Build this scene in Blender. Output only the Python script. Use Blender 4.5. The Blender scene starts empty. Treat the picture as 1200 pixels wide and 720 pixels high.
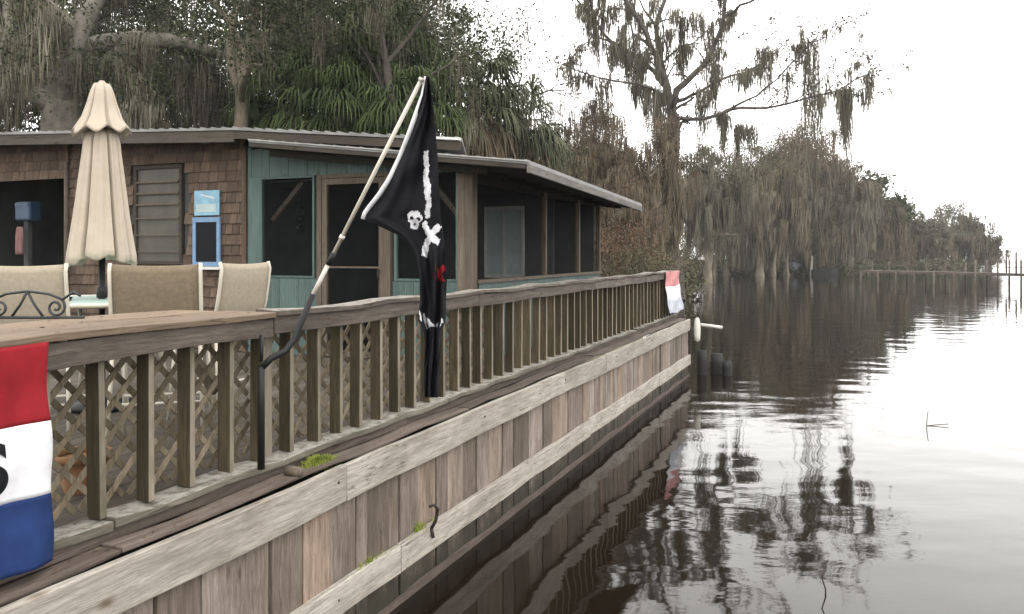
import bpy, math, random
import numpy as np
from mathutils import Vector, Matrix

R = math.radians
scene = bpy.context.scene
col = scene.collection
random.seed(7)

# ------------------------------------------------------------------ camera
cd = bpy.data.cameras.new("camera")
cam = bpy.data.objects.new("camera", cd)
col.objects.link(cam)
cam.location = (0, 0, 2.6)
cam.rotation_euler = (R(90), 0, 0)
cd.sensor_width = 36
cd.lens = 28.5
cd.shift_y = -63 / 1200
cd.clip_start = 0.05
cd.clip_end = 3000
scene.camera = cam

# ------------------------------------------------------------------ sky, sun, exposure
SUN_EL, SUN_AZ = R(52), R(150)          # azimuth measured clockwise from +Y (the view direction)
w = bpy.data.worlds.new("World")
scene.world = w
w.use_nodes = True
nt = w.node_tree
nt.nodes.clear()
sky = nt.nodes.new("ShaderNodeTexSky")
sky.sky_type = 'NISHITA'
sky.sun_disc = False
sky.sun_elevation = SUN_EL
sky.sun_rotation = SUN_AZ
sky.air_density = 1.0
sky.dust_density = 2.0
sky.ozone_density = 1.0
hs = nt.nodes.new("ShaderNodeHueSaturation")
hs.inputs['Saturation'].default_value = 0.12
bg = nt.nodes.new("ShaderNodeBackground")
bg.inputs['Strength'].default_value = 0.14
wo = nt.nodes.new("ShaderNodeOutputWorld")
nt.links.new(sky.outputs[0], hs.inputs['Color'])
# an even white cloud layer over the sky
cl = nt.nodes.new("ShaderNodeMix")
cl.data_type = 'RGBA'
cl.inputs[0].default_value = .78
cl.inputs[7].default_value = (26.8, 26.4, 25.8, 1)
nt.links.new(hs.outputs[0], cl.inputs[6])
nt.links.new(cl.outputs[2], bg.inputs['Color'])
nt.links.new(bg.outputs[0], wo.inputs['Surface'])

sd = bpy.data.lights.new("sun", 'SUN')
sd.energy = 0.6
sd.angle = R(25)
sd.color = (1.0, 0.97, 0.93)
sun = bpy.data.objects.new("sun", sd)
col.objects.link(sun)
sun.location = (0, 0, 60)
sdir = Vector((math.sin(SUN_AZ) * math.cos(SUN_EL), math.cos(SUN_AZ) * math.cos(SUN_EL), math.sin(SUN_EL)))
sun.rotation_euler = (-sdir).to_track_quat('-Z', 'Y').to_euler()

scene.view_settings.view_transform = 'Standard'
scene.view_settings.look = 'None'
scene.view_settings.gamma = 1.0
scene.view_settings.exposure = 0.2
scene.view_settings.use_curve_mapping = False

# ------------------------------------------------------------------ frames
TH = math.atan2(.9251, .3798)            # direction of the seawall and the railing
OX, OY = -3.646, 0.0
CT, ST = math.cos(TH), math.sin(TH)


def W(u, v, z):                          # wall frame (along the wall, inland, up) to world
    return Vector((OX + u * CT - v * ST, OY + u * ST + v * CT, z))


def L(x, y, z=0.0):                      # world to wall frame
    dx, dy = x - OX, y - OY
    return (dx * CT + dy * ST, -dx * ST + dy * CT, z)


# ------------------------------------------------------------------ mesh helpers
class MB:
    def __init__(s):
        s.v, s.f, s.r, s.sm = [], [], [], []

    def add(s, verts, faces, rnd=None, smooth=False):
        b = len(s.v)
        rnd = random.random() if rnd is None else rnd
        s.v += [tuple(p) for p in verts]
        for f in faces:
            s.f.append([b + i for i in f])
            s.r.append(rnd)
            s.sm.append(smooth)

    def box(s, a, b, rnd=None, jit=0.0, mat=None):
        (x0, y0, z0), (x1, y1, z1) = a, b
        vs = [(x0, y0, z0), (x1, y0, z0), (x1, y1, z0), (x0, y1, z0), (x0, y0, z1), (x1, y0, z1), (x1, y1, z1), (x0, y1, z1)]
        if jit:
            vs = [tuple(c + random.uniform(-jit, jit) for c in p) for p in vs]
        if mat is not None:
            vs = [tuple(mat @ Vector(p)) for p in vs]
        s.add(vs, [(0, 3, 2, 1), (4, 5, 6, 7), (0, 1, 5, 4), (1, 2, 6, 5), (2, 3, 7, 6), (3, 0, 4, 7)], rnd)

    def board(s, x0, x1, y0, y1, z0, z1, rnd=None, n=6, amp=.006):
        """a long board along x with slightly wandering edges"""
        rnd = random.random() if rnd is None else rnd
        vs, fs = [], []
        n = max(2, n)
        for i in range(n + 1):
            x = x0 + (x1 - x0) * i / n
            j = lambda: random.uniform(-amp, amp)
            sag = amp * 1.5 * math.sin(i * 1.7 + rnd * 9)
            vs += [(x, y0 + j() * .5, z0 + j() + sag), (x, y1, z0 + j() + sag), (x, y1, z1 + j() + sag), (x, y0 + j() * .5, z1 + j() + sag)]
        for i in range(n):
            a, b = 4 * i, 4 * i + 4
            for k in range(4):
                fs.append((a + k, b + k, b + (k + 1) % 4, a + (k + 1) % 4))
        fs += [(0, 1, 2, 3), (4 * n + 3, 4 * n + 2, 4 * n + 1, 4 * n)]
        s.add(vs, fs, rnd)

    def beam(s, p, q, wd, ht, rnd=None, up=(0, 0, 1)):
        p, q = Vector(p), Vector(q)
        d = (q - p).normalized()
        upv = Vector(up)
        if abs(d.dot(upv)) > .98:
            upv = Vector((1, 0, 0))
        sx = d.cross(upv).normalized() * wd / 2
        sy = sx.cross(d).normalized() * ht / 2
        vs = [p - sx - sy, p + sx - sy, p + sx + sy, p - sx + sy, q - sx - sy, q + sx - sy, q + sx + sy, q - sx + sy]
        s.add(vs, [(3, 2, 1, 0), (4, 5, 6, 7), (0, 1, 5, 4), (1, 2, 6, 5), (2, 3, 7, 6), (3, 0, 4, 7)], rnd)

    def tube(s, pts, rad, n=8, rnd=None, cap=True):
        pts = [Vector(p) for p in pts]
        if not hasattr(rad, '__len__'):
            rad = [rad] * len(pts)
        vs, fs = [], []
        prev = None
        for i, p in enumerate(pts):
            t = (pts[min(i + 1, len(pts) - 1)] - pts[max(i - 1, 0)])
            if t.length < 1e-9:
                t = Vector((0, 0, 1))
            t.normalize()
            ref = prev if prev is not None else (Vector((1, 0, 0)) if abs(t.x) < .8 else Vector((0, 1, 0)))
            a = (ref - t * ref.dot(t))
            if a.length < 1e-6:
                a = t.orthogonal()
            a.normalize()
            prev = a
            b = t.cross(a)
            for k in range(n):
                an = 2 * math.pi * k / n
                vs.append(p + (a * math.cos(an) + b * math.sin(an)) * rad[i])
        m = len(pts)
        for i in range(m - 1):
            for k in range(n):
                fs.append((i * n + k, i * n + (k + 1) % n, (i + 1) * n + (k + 1) % n, (i + 1) * n + k))
        if cap:
            fs.append(tuple(range(n - 1, -1, -1)))
            fs.append(tuple((m - 1) * n + k for k in range(n)))
        s.add(vs, fs, rnd, True)

    def lathe(s, prof, n=24, c=(0, 0), wave=None, rnd=None, cap=False):
        vs, fs = [], []
        for i, (r, z) in enumerate(prof):
            for k in range(n):
                an = 2 * math.pi * k / n
                rr = r * (wave(an, i) if wave else 1)
                vs.append((c[0] + rr * math.cos(an), c[1] + rr * math.sin(an), z))
        m = len(prof)
        for i in range(m - 1):
            for k in range(n):
                fs.append((i * n + k, i * n + (k + 1) % n, (i + 1) * n + (k + 1) % n, (i + 1) * n + k))
        if cap:
            fs.append(tuple(range(n - 1, -1, -1)))
            fs.append(tuple((m - 1) * n + k for k in range(n)))
        s.add(vs, fs, rnd, True)


def finish(name, me, mat, parent, loc, rot, bevel):
    o = bpy.data.objects.new(name, me)
    col.objects.link(o)
    if mat is not None:
        me.materials.append(mat)
    if parent is not None:
        o.parent = parent
    else:
        o.location = loc
        o.rotation_euler = (0, 0, rot)
    if bevel:
        b = o.modifiers.new("bevel", 'BEVEL')
        b.width = bevel
        b.segments = 2
        b.limit_method = 'ANGLE'
    return o


BASE = {}                                # thing name -> (frame-local base) of its Empty or mesh


def root_base(o):
    while o.parent is not None:
        o = o.parent
    return BASE.get(o.name, (0, 0, 0))


def build(mb, name, mat, parent=None, base=(0, 0, 0), wall=False, bevel=0.0):
    """link an MB (in wall-frame or world coordinates, as its thing is) as ONE mesh"""
    b = root_base(parent) if parent is not None else base
    me = bpy.data.meshes.new(name)
    me.from_pydata([(p[0] - b[0], p[1] - b[1], p[2] - b[2]) for p in mb.v], [], mb.f)
    at = me.attributes.new("rnd", 'FLOAT', 'FACE')
    at.data.foreach_set("value", mb.r)
    me.polygons.foreach_set("use_smooth", mb.sm)
    me.update()
    loc = W(*base) if wall else base
    o = finish(name, me, mat, parent, loc, TH if wall else 0.0, bevel)
    if parent is None:
        BASE[o.name] = base
    return o


def build_np(name, V, Q, rnd, mat, parent=None, base=(0, 0, 0), smooth=False):
    """many quads at once"""
    b = root_base(parent) if parent is not None else base
    me = bpy.data.meshes.new(name)
    n, m = len(V), len(Q)
    me.vertices.add(n)
    me.vertices.foreach_set("co", (np.asarray(V) - np.array(b)).astype(np.float32).ravel())
    me.loops.add(m * 4)
    me.loops.foreach_set("vertex_index", np.asarray(Q, dtype=np.int32).ravel())
    me.polygons.add(m)
    me.polygons.foreach_set("loop_start", np.arange(0, 4 * m, 4, dtype=np.int32))
    at = me.attributes.new("rnd", 'FLOAT', 'FACE')
    at.data.foreach_set("value", np.asarray(rnd, dtype=np.float32))
    me.update(calc_edges=True)
    me.validate()
    me.polygons.foreach_set("use_smooth", [smooth] * len(me.polygons))
    o = finish(name, me, mat, parent, base, 0.0, 0)
    if parent is None:
        BASE[o.name] = base
    return o


def tag(o, label, cat=None, group=None, kind=None):
    if label:
        o['label'] = label
    if cat:
        o['category'] = cat
    if group:
        o['group'] = group
    if kind:
        o['kind'] = kind
    return o


def thing(name, label, cat, base=(0, 0, 0), wall=False, group=None, rz=None):
    o = bpy.data.objects.new(name, None)
    col.objects.link(o)
    o.empty_display_size = .2
    o.location = W(*base) if wall else base
    o.rotation_euler = (0, 0, TH if wall else 0.0)
    BASE[o.name] = base
    return tag(o, label, cat, group)


def copy_tree(o, parent=None):
    c = o.copy()
    col.objects.link(c)
    if parent is not None:
        c.parent = parent
    for ch in list(o.children):
        copy_tree(ch, c)
    return c


# ------------------------------------------------------------------ materials
KW, KP, KL = .62, .64, .70       # overall albedo of wood, painted things, foliage


def sc(c, k):
    return tuple(x * k for x in c)


def new_mat(name):
    m = bpy.data.materials.new(name)
    m.use_nodes = True
    n = m.node_tree.nodes
    return m, n, m.node_tree.links, n['Principled BSDF']


def ramp(n, pts):
    r = n.new("ShaderNodeValToRGB")
    e = r.color_ramp.elements
    while len(e) < len(pts):
        e.new(.5)
    for i, (p, c) in enumerate(pts):
        e[i].position = p
        e[i].color = (c[0], c[1], c[2], 1)
    return r


def mixc(n, l, fac, a, b, mode='MIX'):
    x = n.new("ShaderNodeMix")
    x.data_type = 'RGBA'
    x.blend_type = mode
    for sock, val in ((0, fac), (6, a), (7, b)):
        if hasattr(val, 'is_linked') or hasattr(val, 'links'):
            l.new(val, x.inputs[sock])
        elif isinstance(val, (int, float)):
            x.inputs[sock].default_value = val
        else:
            x.inputs[sock].default_value = (val[0], val[1], val[2], 1)
    return x.outputs[2]


def noise(n, l, vec, scale, detail=4, rough=.55, mscale=None):
    t = n.new("ShaderNodeTexNoise")
    t.inputs['Scale'].default_value = scale
    t.inputs['Detail'].default_value = detail
    t.inputs['Roughness'].default_value = rough
    if mscale is not None:
        mp = n.new("ShaderNodeMapping")
        mp.inputs['Scale'].default_value = mscale
        l.new(vec, mp.inputs['Vector'])
        vec = mp.outputs[0]
    l.new(vec, t.inputs['Vector'])
    return t.outputs['Fac']


def wood(name, dark, light, axis=0, grain=26, stain=(.05, .045, .02), stain_amt=.4, rough=.85, objrand=False, lichen=0.0, tone=.5, lit_face=None, algae=None, warm=0.0):
    """weathered lumber: streaks along AXIS, blotchy stain, a tone of its own per board"""
    dark, light, stain = sc(dark, KW), sc(light, KW), sc(stain, KW)
    lit_face = sc(lit_face, KW) if lit_face else None
    m, n, l, p = new_mat(name)
    tc = n.new("ShaderNodeTexCoord")
    at = n.new("ShaderNodeAttribute")
    at.attribute_name = "rnd"
    rv = at.outputs['Fac']
    if objrand:
        oi = n.new("ShaderNodeObjectInfo")
        rv = oi.outputs['Random']
    # shift the pattern per board
    sh = n.new("ShaderNodeVectorMath")
    sh.operation = 'MULTIPLY_ADD'
    cmb = n.new("ShaderNodeCombineXYZ")
    for i in range(3):
        l.new(rv, cmb.inputs[i])
    l.new(cmb.outputs[0], sh.inputs[0])
    sh.inputs[1].default_value = (31, 17, 23)
    l.new(tc.outputs['Object'], sh.inputs[2])
    vec = sh.outputs[0]
    # a little wander so that the grain is not ruler straight
    wn = n.new("ShaderNodeTexNoise")
    wn.inputs['Scale'].default_value = 2.2
    wn.inputs['Detail'].default_value = 3
    l.new(vec, wn.inputs['Vector'])
    wa = n.new("ShaderNodeVectorMath")
    wa.operation = 'MULTIPLY_ADD'
    l.new(wn.outputs['Color'], wa.inputs[0])
    wa.inputs[1].default_value = (.06, .06, .06)
    l.new(vec, wa.inputs[2])
    gv = wa.outputs[0]
    ms = [1.0, 1.0, 1.0]
    ms[axis] = .07
    g = noise(n, l, gv, grain, 9, .72, ms)
    msf = [1.0, 1.0, 1.0]
    msf[axis] = .03
    fine = noise(n, l, gv, grain * 5, 4, .7, msf)
    msc = [1.0, 1.0, 1.0]
    msc[axis] = .045
    crk = noise(n, l, gv, grain * .8, 2, .5, msc)
    c = ramp(n, [(.3, dark), (.72, light)])
    l.new(g, c.inputs[0])
    fr = ramp(n, [(.35, (.62, .60, .58)), (.62, (1, 1, 1))])
    l.new(fine, fr.inputs[0])
    base = mixc(n, l, 1.0, c.outputs[0], fr.outputs[0], 'MULTIPLY')
    ck = ramp(n, [(.485, (1, 1, 1)), (.5, (.30, .28, .26)), (.515, (1, 1, 1))])
    l.new(crk, ck.inputs[0])
    ckm = noise(n, l, vec, 1.7, 2, .5)
    ckr = ramp(n, [(.5, (0, 0, 0)), (.6, (1, 1, 1))])
    l.new(ckm, ckr.inputs[0])
    ckd = mixc(n, l, ckr.outputs[0], (1, 1, 1), ck.outputs[0])
    base = mixc(n, l, 1.0, base, ckd, 'MULTIPLY')
    kv = n.new("ShaderNodeTexVoronoi")
    kv.inputs['Scale'].default_value = 3.2
    kmap = n.new("ShaderNodeMapping")
    km = [1.0, 1.0, 1.0]
    km[axis] = .5
    kmap.inputs['Scale'].default_value = km
    l.new(vec, kmap.inputs['Vector'])
    l.new(kmap.outputs[0], kv.inputs['Vector'])
    kr = ramp(n, [(.03, (.42, .36, .30)), (.075, (.8, .76, .72)), (.11, (1, 1, 1))])
    l.new(kv.outputs['Distance'], kr.inputs[0])
    base = mixc(n, l, 1.0, base, kr.outputs[0], 'MULTIPLY')
    tr = ramp(n, [(0, (1 - tone, 1 - tone * 1.05, 1 - tone * 1.15)), (.55, (.92, .9, .88)), (1, (1.12, 1.12, 1.1))])
    l.new(rv, tr.inputs[0])
    base = mixc(n, l, 1.0, base, tr.outputs[0], 'MULTIPLY')
    if warm:
        wr = ramp(n, [(.62, (1, 1, 1)), (.80, (1.05, 1 - warm * .35, 1 - warm)), (.9, (1, 1, 1))])
        l.new(rv, wr.inputs[0])
        base = mixc(n, l, 1.0, base, wr.outputs[0], 'MULTIPLY')
    if lit_face:  # outward faces coloured lighter: open-sky light from the water side painted in
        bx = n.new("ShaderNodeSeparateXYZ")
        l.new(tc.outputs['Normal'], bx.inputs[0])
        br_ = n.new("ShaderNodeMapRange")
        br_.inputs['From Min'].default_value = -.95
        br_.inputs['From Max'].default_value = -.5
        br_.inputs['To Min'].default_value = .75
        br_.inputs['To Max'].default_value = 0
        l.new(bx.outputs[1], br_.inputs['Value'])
        gb = ramp(n, [(.3, [x * .6 for x in lit_face]), (.7, lit_face)])
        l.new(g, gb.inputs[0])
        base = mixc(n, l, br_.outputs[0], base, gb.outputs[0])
    ms2 = [1.0, 1.0, 1.0]
    ms2[axis] = .35
    bl = noise(n, l, vec, 3.2, 5, .65, ms2)
    br = ramp(n, [(.45, (0, 0, 0)), (.72, (stain_amt, stain_amt, stain_amt))])
    l.new(bl, br.inputs[0])
    base = mixc(n, l, br.outputs[0], base, stain)
    if algae:
        az = n.new("ShaderNodeSeparateXYZ")
        l.new(tc.outputs['Object'], az.inputs[0])
        an_ = noise(n, l, vec, 5, 4, .7)
        am = n.new("ShaderNodeMath")
        am.operation = 'MULTIPLY_ADD'
        l.new(an_, am.inputs[0])
        am.inputs[1].default_value = -.5
        l.new(az.outputs[2], am.inputs[2])
        ar = ramp(n, [(0, (.95, .95, .95)), (.13, (.8, .8, .8)), (.24, (.35, .35, .35)), (.36, (0, 0, 0))])
        mr = n.new("ShaderNodeMapRange")
        mr.inputs['From Min'].default_value = -.25
        mr.inputs['From Max'].default_value = 1.0
        l.new(am.outputs[0], mr.inputs['Value'])
        l.new(mr.outputs[0], ar.inputs[0])
        base = mixc(n, l, ar.outputs[0], base, algae)
    if lichen:
        geo = n.new("ShaderNodeNewGeometry")
        sx = n.new("ShaderNodeSeparateXYZ")
        l.new(geo.outputs['Normal'], sx.inputs[0])
        ln = noise(n, l, vec, 14, 5, .7)
        mul = n.new("ShaderNodeMath")
        mul.operation = 'MULTIPLY'
        l.new(ln, mul.inputs[0])
        l.new(sx.outputs[2], mul.inputs[1])
        lr = ramp(n, [(.38, (0, 0, 0)), (.55, (lichen, lichen, lichen))])
        l.new(mul.outputs[0], lr.inputs[0])
        base = mixc(n, l, lr.outputs[0], base, (.46, .45, .41))
    l.new(base, p.inputs['Base Color'])
    p.inputs['Roughness'].default_value = rough
    p.inputs['Specular IOR Level'].default_value = .25
    bp = n.new("ShaderNodeBump")
    bp.inputs['Strength'].default_value = .5
    bp.inputs['Distance'].default_value = .006
    l.new(g, bp.inputs['Height'])
    l.new(bp.outputs[0], p.inputs['Normal'])
    return m


def plain(name, c, rough=.6, var=.18, scale=6, metal=0.0, bump=0.0, spec=.4):
    c = sc(c, KP)
    m, n, l, p = new_mat(name)
    tc = n.new("ShaderNodeTexCoord")
    f = noise(n, l, tc.outputs['Object'], scale, 5, .6)
    r = ramp(n, [(.3, [x * (1 - var) for x in c]), (.7, [min(1, x * (1 + var)) for x in c])])
    l.new(f, r.inputs[0])
    l.new(r.outputs[0], p.inputs['Base Color'])
    p.inputs['Roughness'].default_value = rough
    p.inputs['Metallic'].default_value = metal
    p.inputs['Specular IOR Level'].default_value = spec
    if bump:
        b = n.new("ShaderNodeBump")
        b.inputs['Strength'].default_value = bump
        b.inputs['Distance'].default_value = .01
        f2 = noise(n, l, tc.outputs['Object'], scale * 6, 4)
        l.new(f2, b.inputs['Height'])
        l.new(b.outputs[0], p.inputs['Normal'])
    return m


def leafy(name, cols, rough=.8, trans=.08):
    """foliage or moss: one tone per leaf or strand, drifting over the plant"""
    cols = [sc(c, KL) for c in cols]
    m, n, l, p = new_mat(name)
    at = n.new("ShaderNodeAttribute")
    at.attribute_name = "rnd"
    k = len(cols)
    r = ramp(n, [(i / (k - 1), c) for i, c in enumerate(cols)])
    tc = n.new("ShaderNodeTexCoord")
    f = noise(n, l, tc.outputs['Object'], .45, 3)
    ad = n.new("ShaderNodeMath")
    ad.operation = 'MULTIPLY_ADD'
    l.new(f, ad.inputs[0])
    ad.inputs[1].default_value = .9
    sb = n.new("ShaderNodeMath")
    sb.operation = 'MULTIPLY_ADD'
    l.new(at.outputs['Fac'], sb.inputs[0])
    sb.inputs[1].default_value = .7
    sb.inputs[2].default_value = -.3
    l.new(sb.outputs[0], ad.inputs[2])
    l.new(ad.outputs[0], r.inputs[0])
    l.new(r.outputs[0], p.inputs['Base Color'])
    p.inputs['Roughness'].default_value = rough
    p.inputs['Specular IOR Level'].default_value = .2
    if trans:
        tb = n.new("ShaderNodeBsdfTranslucent")
        l.new(r.outputs[0], tb.inputs['Color'])
        mx = n.new("ShaderNodeMixShader")
        mx.inputs[0].default_value = trans
        l.new(p.outputs[0], mx.inputs[1])
        l.new(tb.outputs[0], mx.inputs[2])
        l.new(mx.outputs[0], n['Material Output'].inputs[0])
    return m


M = {}
M['plank'] = wood('weathered plank', (.20, .16, .135), (.55, .475, .42), axis=2, grain=30, stain=(.085, .065, .045), stain_amt=.75, tone=.58, algae=(.013, .0125, .007), warm=.16)
M['beam'] = wood('grey beam', (.36, .325, .285), (.76, .72, .65), axis=0, grain=30, stain=(.15, .12, .09), stain_amt=.55, tone=.2)
M['ledge'] = wood('ledge plank', (.11, .082, .07), (.28, .23, .20), axis=0, grain=26, stain=(.04, .036, .022), stain_amt=.6, tone=.35)
M['base'] = wood('base board', (.12, .105, .085), (.29, .265, .22), axis=0, grain=24, stain=(.05, .05, .03), stain_amt=.6, lichen=.38)
M['baluster'] = wood('baluster wood', (.05, .039, .021), (.20, .155, .095), axis=2, grain=34, stain=(.035, .038, .012), stain_amt=.75, objrand=True, tone=.5, lit_face=(.44, .385, .30))
M['fascia'] = wood('railing fascia', (.10, .08, .065), (.30, .26, .225), axis=0, grain=34, stain=(.045, .038, .03), stain_amt=.6, tone=.35, lichen=.3)
M['counter'] = wood('counter board', (.20, .145, .10), (.36, .275, .20), axis=0, grain=14, stain=(.14, .10, .07), stain_amt=.5, tone=.2)
M['lattice'] = wood('lattice slats', (.20, .165, .11), (.48, .40, .29), axis=2, grain=16, stain=(.06, .055, .03), stain_amt=.6, tone=.55)
M['deck'] = wood('deck boards', (.09, .076, .062), (.20, .17, .14), axis=0, grain=16, tone=.3)
M['trim'] = wood('tan trim', (.14, .11, .085), (.26, .215, .17), axis=2, grain=18, stain=(.09, .07, .05), stain_amt=.3, tone=.15)
M['eave'] = wood('eave board', (.13, .12, .11), (.33, .31, .29), axis=0, grain=14, stain=(.10, .09, .08), stain_amt=.4, tone=.15)
M['brownfascia'] = wood('brown fascia', (.055, .045, .038), (.125, .105, .09), axis=1, grain=12, tone=.2)
M['teal'] = wood('teal boards', (.10, .16, .152), (.175, .26, .25), axis=2, grain=12, stain=(.06, .095, .09), stain_amt=.5, tone=.15, rough=.7)
M['shingle'] = wood('cedar shingles', (.11, .078, .057), (.255, .182, .132), axis=2, grain=18, stain=(.06, .045, .035), stain_amt=.5, tone=.38)
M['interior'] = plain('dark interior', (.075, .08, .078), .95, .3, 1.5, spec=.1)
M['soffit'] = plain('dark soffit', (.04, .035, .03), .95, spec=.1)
M['metalroof'] = plain('metal roofing', (.24, .235, .225), .55, .3, 3, .3)
M['paleroof'] = plain('pale drip edge', (.40, .39, .36), .5, .2)
M['white'] = plain('white paint', (.72, .72, .69), .5, .12, 9)
M['pole'] = plain('white pole', (.70, .66, .58), .4, .12, 12)
M['tanpole'] = plain('tan pole', (.70, .65, .56), .45, .15, 10)
M['black'] = plain('black metal', (.014, .014, .014), .55, .2, 8, 0, spec=.25)
M['iron'] = plain('wrought iron', (.05, .055, .055), .5, .2, 12, .5)
M['rust'] = plain('rusty iron', (.045, .032, .026), .8, .4, 20)
M['blackcloth'] = plain('black flag cloth', (.014, .014, .017), .9, .3, 9, spec=.08)
M['flagprint'] = plain('worn white print', (.66, .66, .68), .9, .35, 24, spec=.08)
M['whitecloth'] = plain('white cloth', (.82, .82, .84), .85, .14, 11)
M['redcloth'] = plain('red cloth', (.31, .02, .028), .9, .2, 7, spec=.08)
M['bluecloth'] = plain('blue cloth', (.02, .042, .135), .9, .25, 7, spec=.08)
M['pinkcloth'] = plain('faded pink cloth', (.60, .25, .25), .85, .2, 7)
M['palecloth'] = plain('faded pale cloth', (.48, .50, .56), .85, .2, 7)
M['canvas'] = plain('beige canvas', (.52, .445, .355), .9, .10, 5)
M['sling'] = plain('beige sling', (.38, .325, .24), .85, .12, 40)
M['slingdark'] = plain('brown sling', (.20, .155, .10), .85, .18, 30)
M['frame'] = plain('cream tube', (.62, .57, .47), .4, .1)
M['mint'] = plain('mint tabletop', (.50, .66, .58), .25, .12, 4)
M['skyblue'] = plain('light blue paint', (.20, .33, .50), .6, .12, 14, spec=.2)
M['poster'] = plain('pale blue poster', (.28, .50, .64), .6, .25, 9, spec=.2)
M['bluebox'] = plain('blue plastic', (.025, .06, .115), .5, .15)
M['pinkrag'] = plain('pink cloth', (.26, .14, .135), .9, .2)
M['slate'] = plain('black panel', (.008, .009, .011), .6, spec=.1)
M['dimglass'] = plain('dim window glass', (.085, .078, .062), .5, .3, 4, spec=.3)
M['curtain'] = plain('pale curtain', (.50, .60, .60), .8, .15, 3)
M['rubber'] = plain('black rubber', (.015, .014, .013), .75, .3, 8)
M['foam'] = plain('white fender', (.78, .76, .68), .5, .1)
M['terracotta'] = plain('terracotta', (.30, .15, .065), .85, .2, 9)
M['bark'] = plain('grey bark', (.20, .18, .15), .95, .45, 3, 0, .9)
M['cypressbark'] = plain('cypress bark', (.09, .076, .064), .95, .4, 2, 0, .8)
M['palebark'] = plain('pale trunk', (.24, .20, .15), .95, .35, 2, 0, .8)
M['palmbark'] = plain('palm trunk', (.13, .10, .075), .95, .5, 5, 0, .9)
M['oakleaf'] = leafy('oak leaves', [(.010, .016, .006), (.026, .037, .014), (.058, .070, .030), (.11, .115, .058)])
M['cedarleaf'] = leafy('cedar leaves', [(.02, .03, .012), (.05, .062, .03), (.10, .105, .06), (.17, .155, .10)])
M['palmleaf'] = leafy('palm fronds', [(.014, .024, .008), (.038, .062, .018), (.085, .115, .036), (.17, .175, .075)])
M['deadfrond'] = leafy('dead fronds', [(.06, .045, .03), (.13, .10, .065), (.22, .18, .12), (.28, .23, .16)])
M['moss'] = leafy('spanish moss', [(.06, .053, .036), (.125, .112, .08), (.20, .182, .134), (.29, .268, .205)])
M['brownmoss'] = leafy('brown spanish moss', [(.05, .039, .025), (.115, .09, .06), (.195, .158, .108), (.28, .238, .17)])
M['rustleaf'] = leafy('rusty cypress leaves', [(.05, .035, .02), (.115, .073, .043), (.18, .108, .066), (.19, .145, .088)])
M['drygreen'] = leafy('dull green leaves', [(.03, .034, .018), (.07, .072, .038), (.12, .115, .062), (.175, .155, .09)])
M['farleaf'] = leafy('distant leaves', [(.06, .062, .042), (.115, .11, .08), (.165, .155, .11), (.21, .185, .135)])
M['twigleaf'] = leafy('sparse winter leaves', [(.05, .04, .03), (.09, .07, .05), (.14, .11, .08)])
M['cypressmoss'] = leafy('grey cypress moss', [(.06, .054, .04), (.115, .105, .08), (.175, .16, .125), (.25, .23, .185)])
M['grass'] = leafy('bright grass', [(.13, .17, .02), (.24, .29, .04), (.36, .38, .08)])


def ground_material():
    m, n, l, p = new_mat('bank soil and leaf litter')
    tc = n.new("ShaderNodeTexCoord")
    f = noise(n, l, tc.outputs['Object'], .6, 8, .7)
    r = ramp(n, [(.3, (.045, .036, .022)), (.55, (.09, .075, .045)), (.75, (.085, .095, .04))])
    l.new(f, r.inputs[0])
    l.new(r.outputs[0], p.inputs['Base Color'])
    p.inputs['Roughness'].default_value = .95
    return m


def water_material():
    m, n, l, p = new_mat('dark tannic water')
    tc = n.new("ShaderNodeTexCoord")
    p.inputs['Base Color'].default_value = (.007, .005, .003, 1)
    p.inputs['Roughness'].default_value = .035
    p.inputs['IOR'].default_value = 1.33
    v = tc.outputs['Object']
    big = noise(n, l, v, .9, 1, .4, (1.0, 1.5, 1))
    mid = noise(n, l, v, 2.6, 3, .5, (.8, 1.5, 1))
    patch = noise(n, l, v, .09, 2, .5, (.6, 1.2, 1))
    pr = ramp(n, [(.45, (.04, .04, .04)), (.62, (1, 1, 1))])
    l.new(patch, pr.inputs[0])
    mm = n.new("ShaderNodeMath")
    mm.operation = 'MULTIPLY'
    l.new(mid, mm.inputs[0])
    l.new(pr.outputs[0], mm.inputs[1])
    b1 = n.new("ShaderNodeBump")
    b1.inputs['Strength'].default_value = 1.0
    b1.inputs['Distance'].default_value = .012
    l.new(big, b1.inputs['Height'])
    b2 = n.new("ShaderNodeBump")
    b2.inputs['Strength'].default_value = 1.0
    b2.inputs['Distance'].default_value = .0032
    l.new(mm.outputs[0], b2.inputs['Height'])
    l.new(b1.outputs[0], b2.inputs['Normal'])
    l.new(b2.outputs[0], p.inputs['Normal'])
    return m


def screen_material():
    m, n, l, p = new_mat('dark insect screen')
    p.inputs['Base Color'].default_value = (.005, .006, .006, 1)
    p.inputs['Roughness'].default_value = .8
    p.inputs['Specular IOR Level'].default_value = .05
    p.inputs['Alpha'].default_value = .38
    return m


M['ground'] = ground_material()
M['water'] = water_material()
M['screen'] = screen_material()

# ================================================================== SETTING
SHORE = [(-4.5, -120), (-5.2, -8), (-4.6, 0), (2.0, 16.3), (6.2, 33), (9.0, 45), (15.0, 72), (19.0, 92), (27, 99), (40, 98), (52, 108),
         (64, 118), (78, 134), (84, 160), (70, 210), (20, 300), (-100, 420), (-400, 500)]


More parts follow.
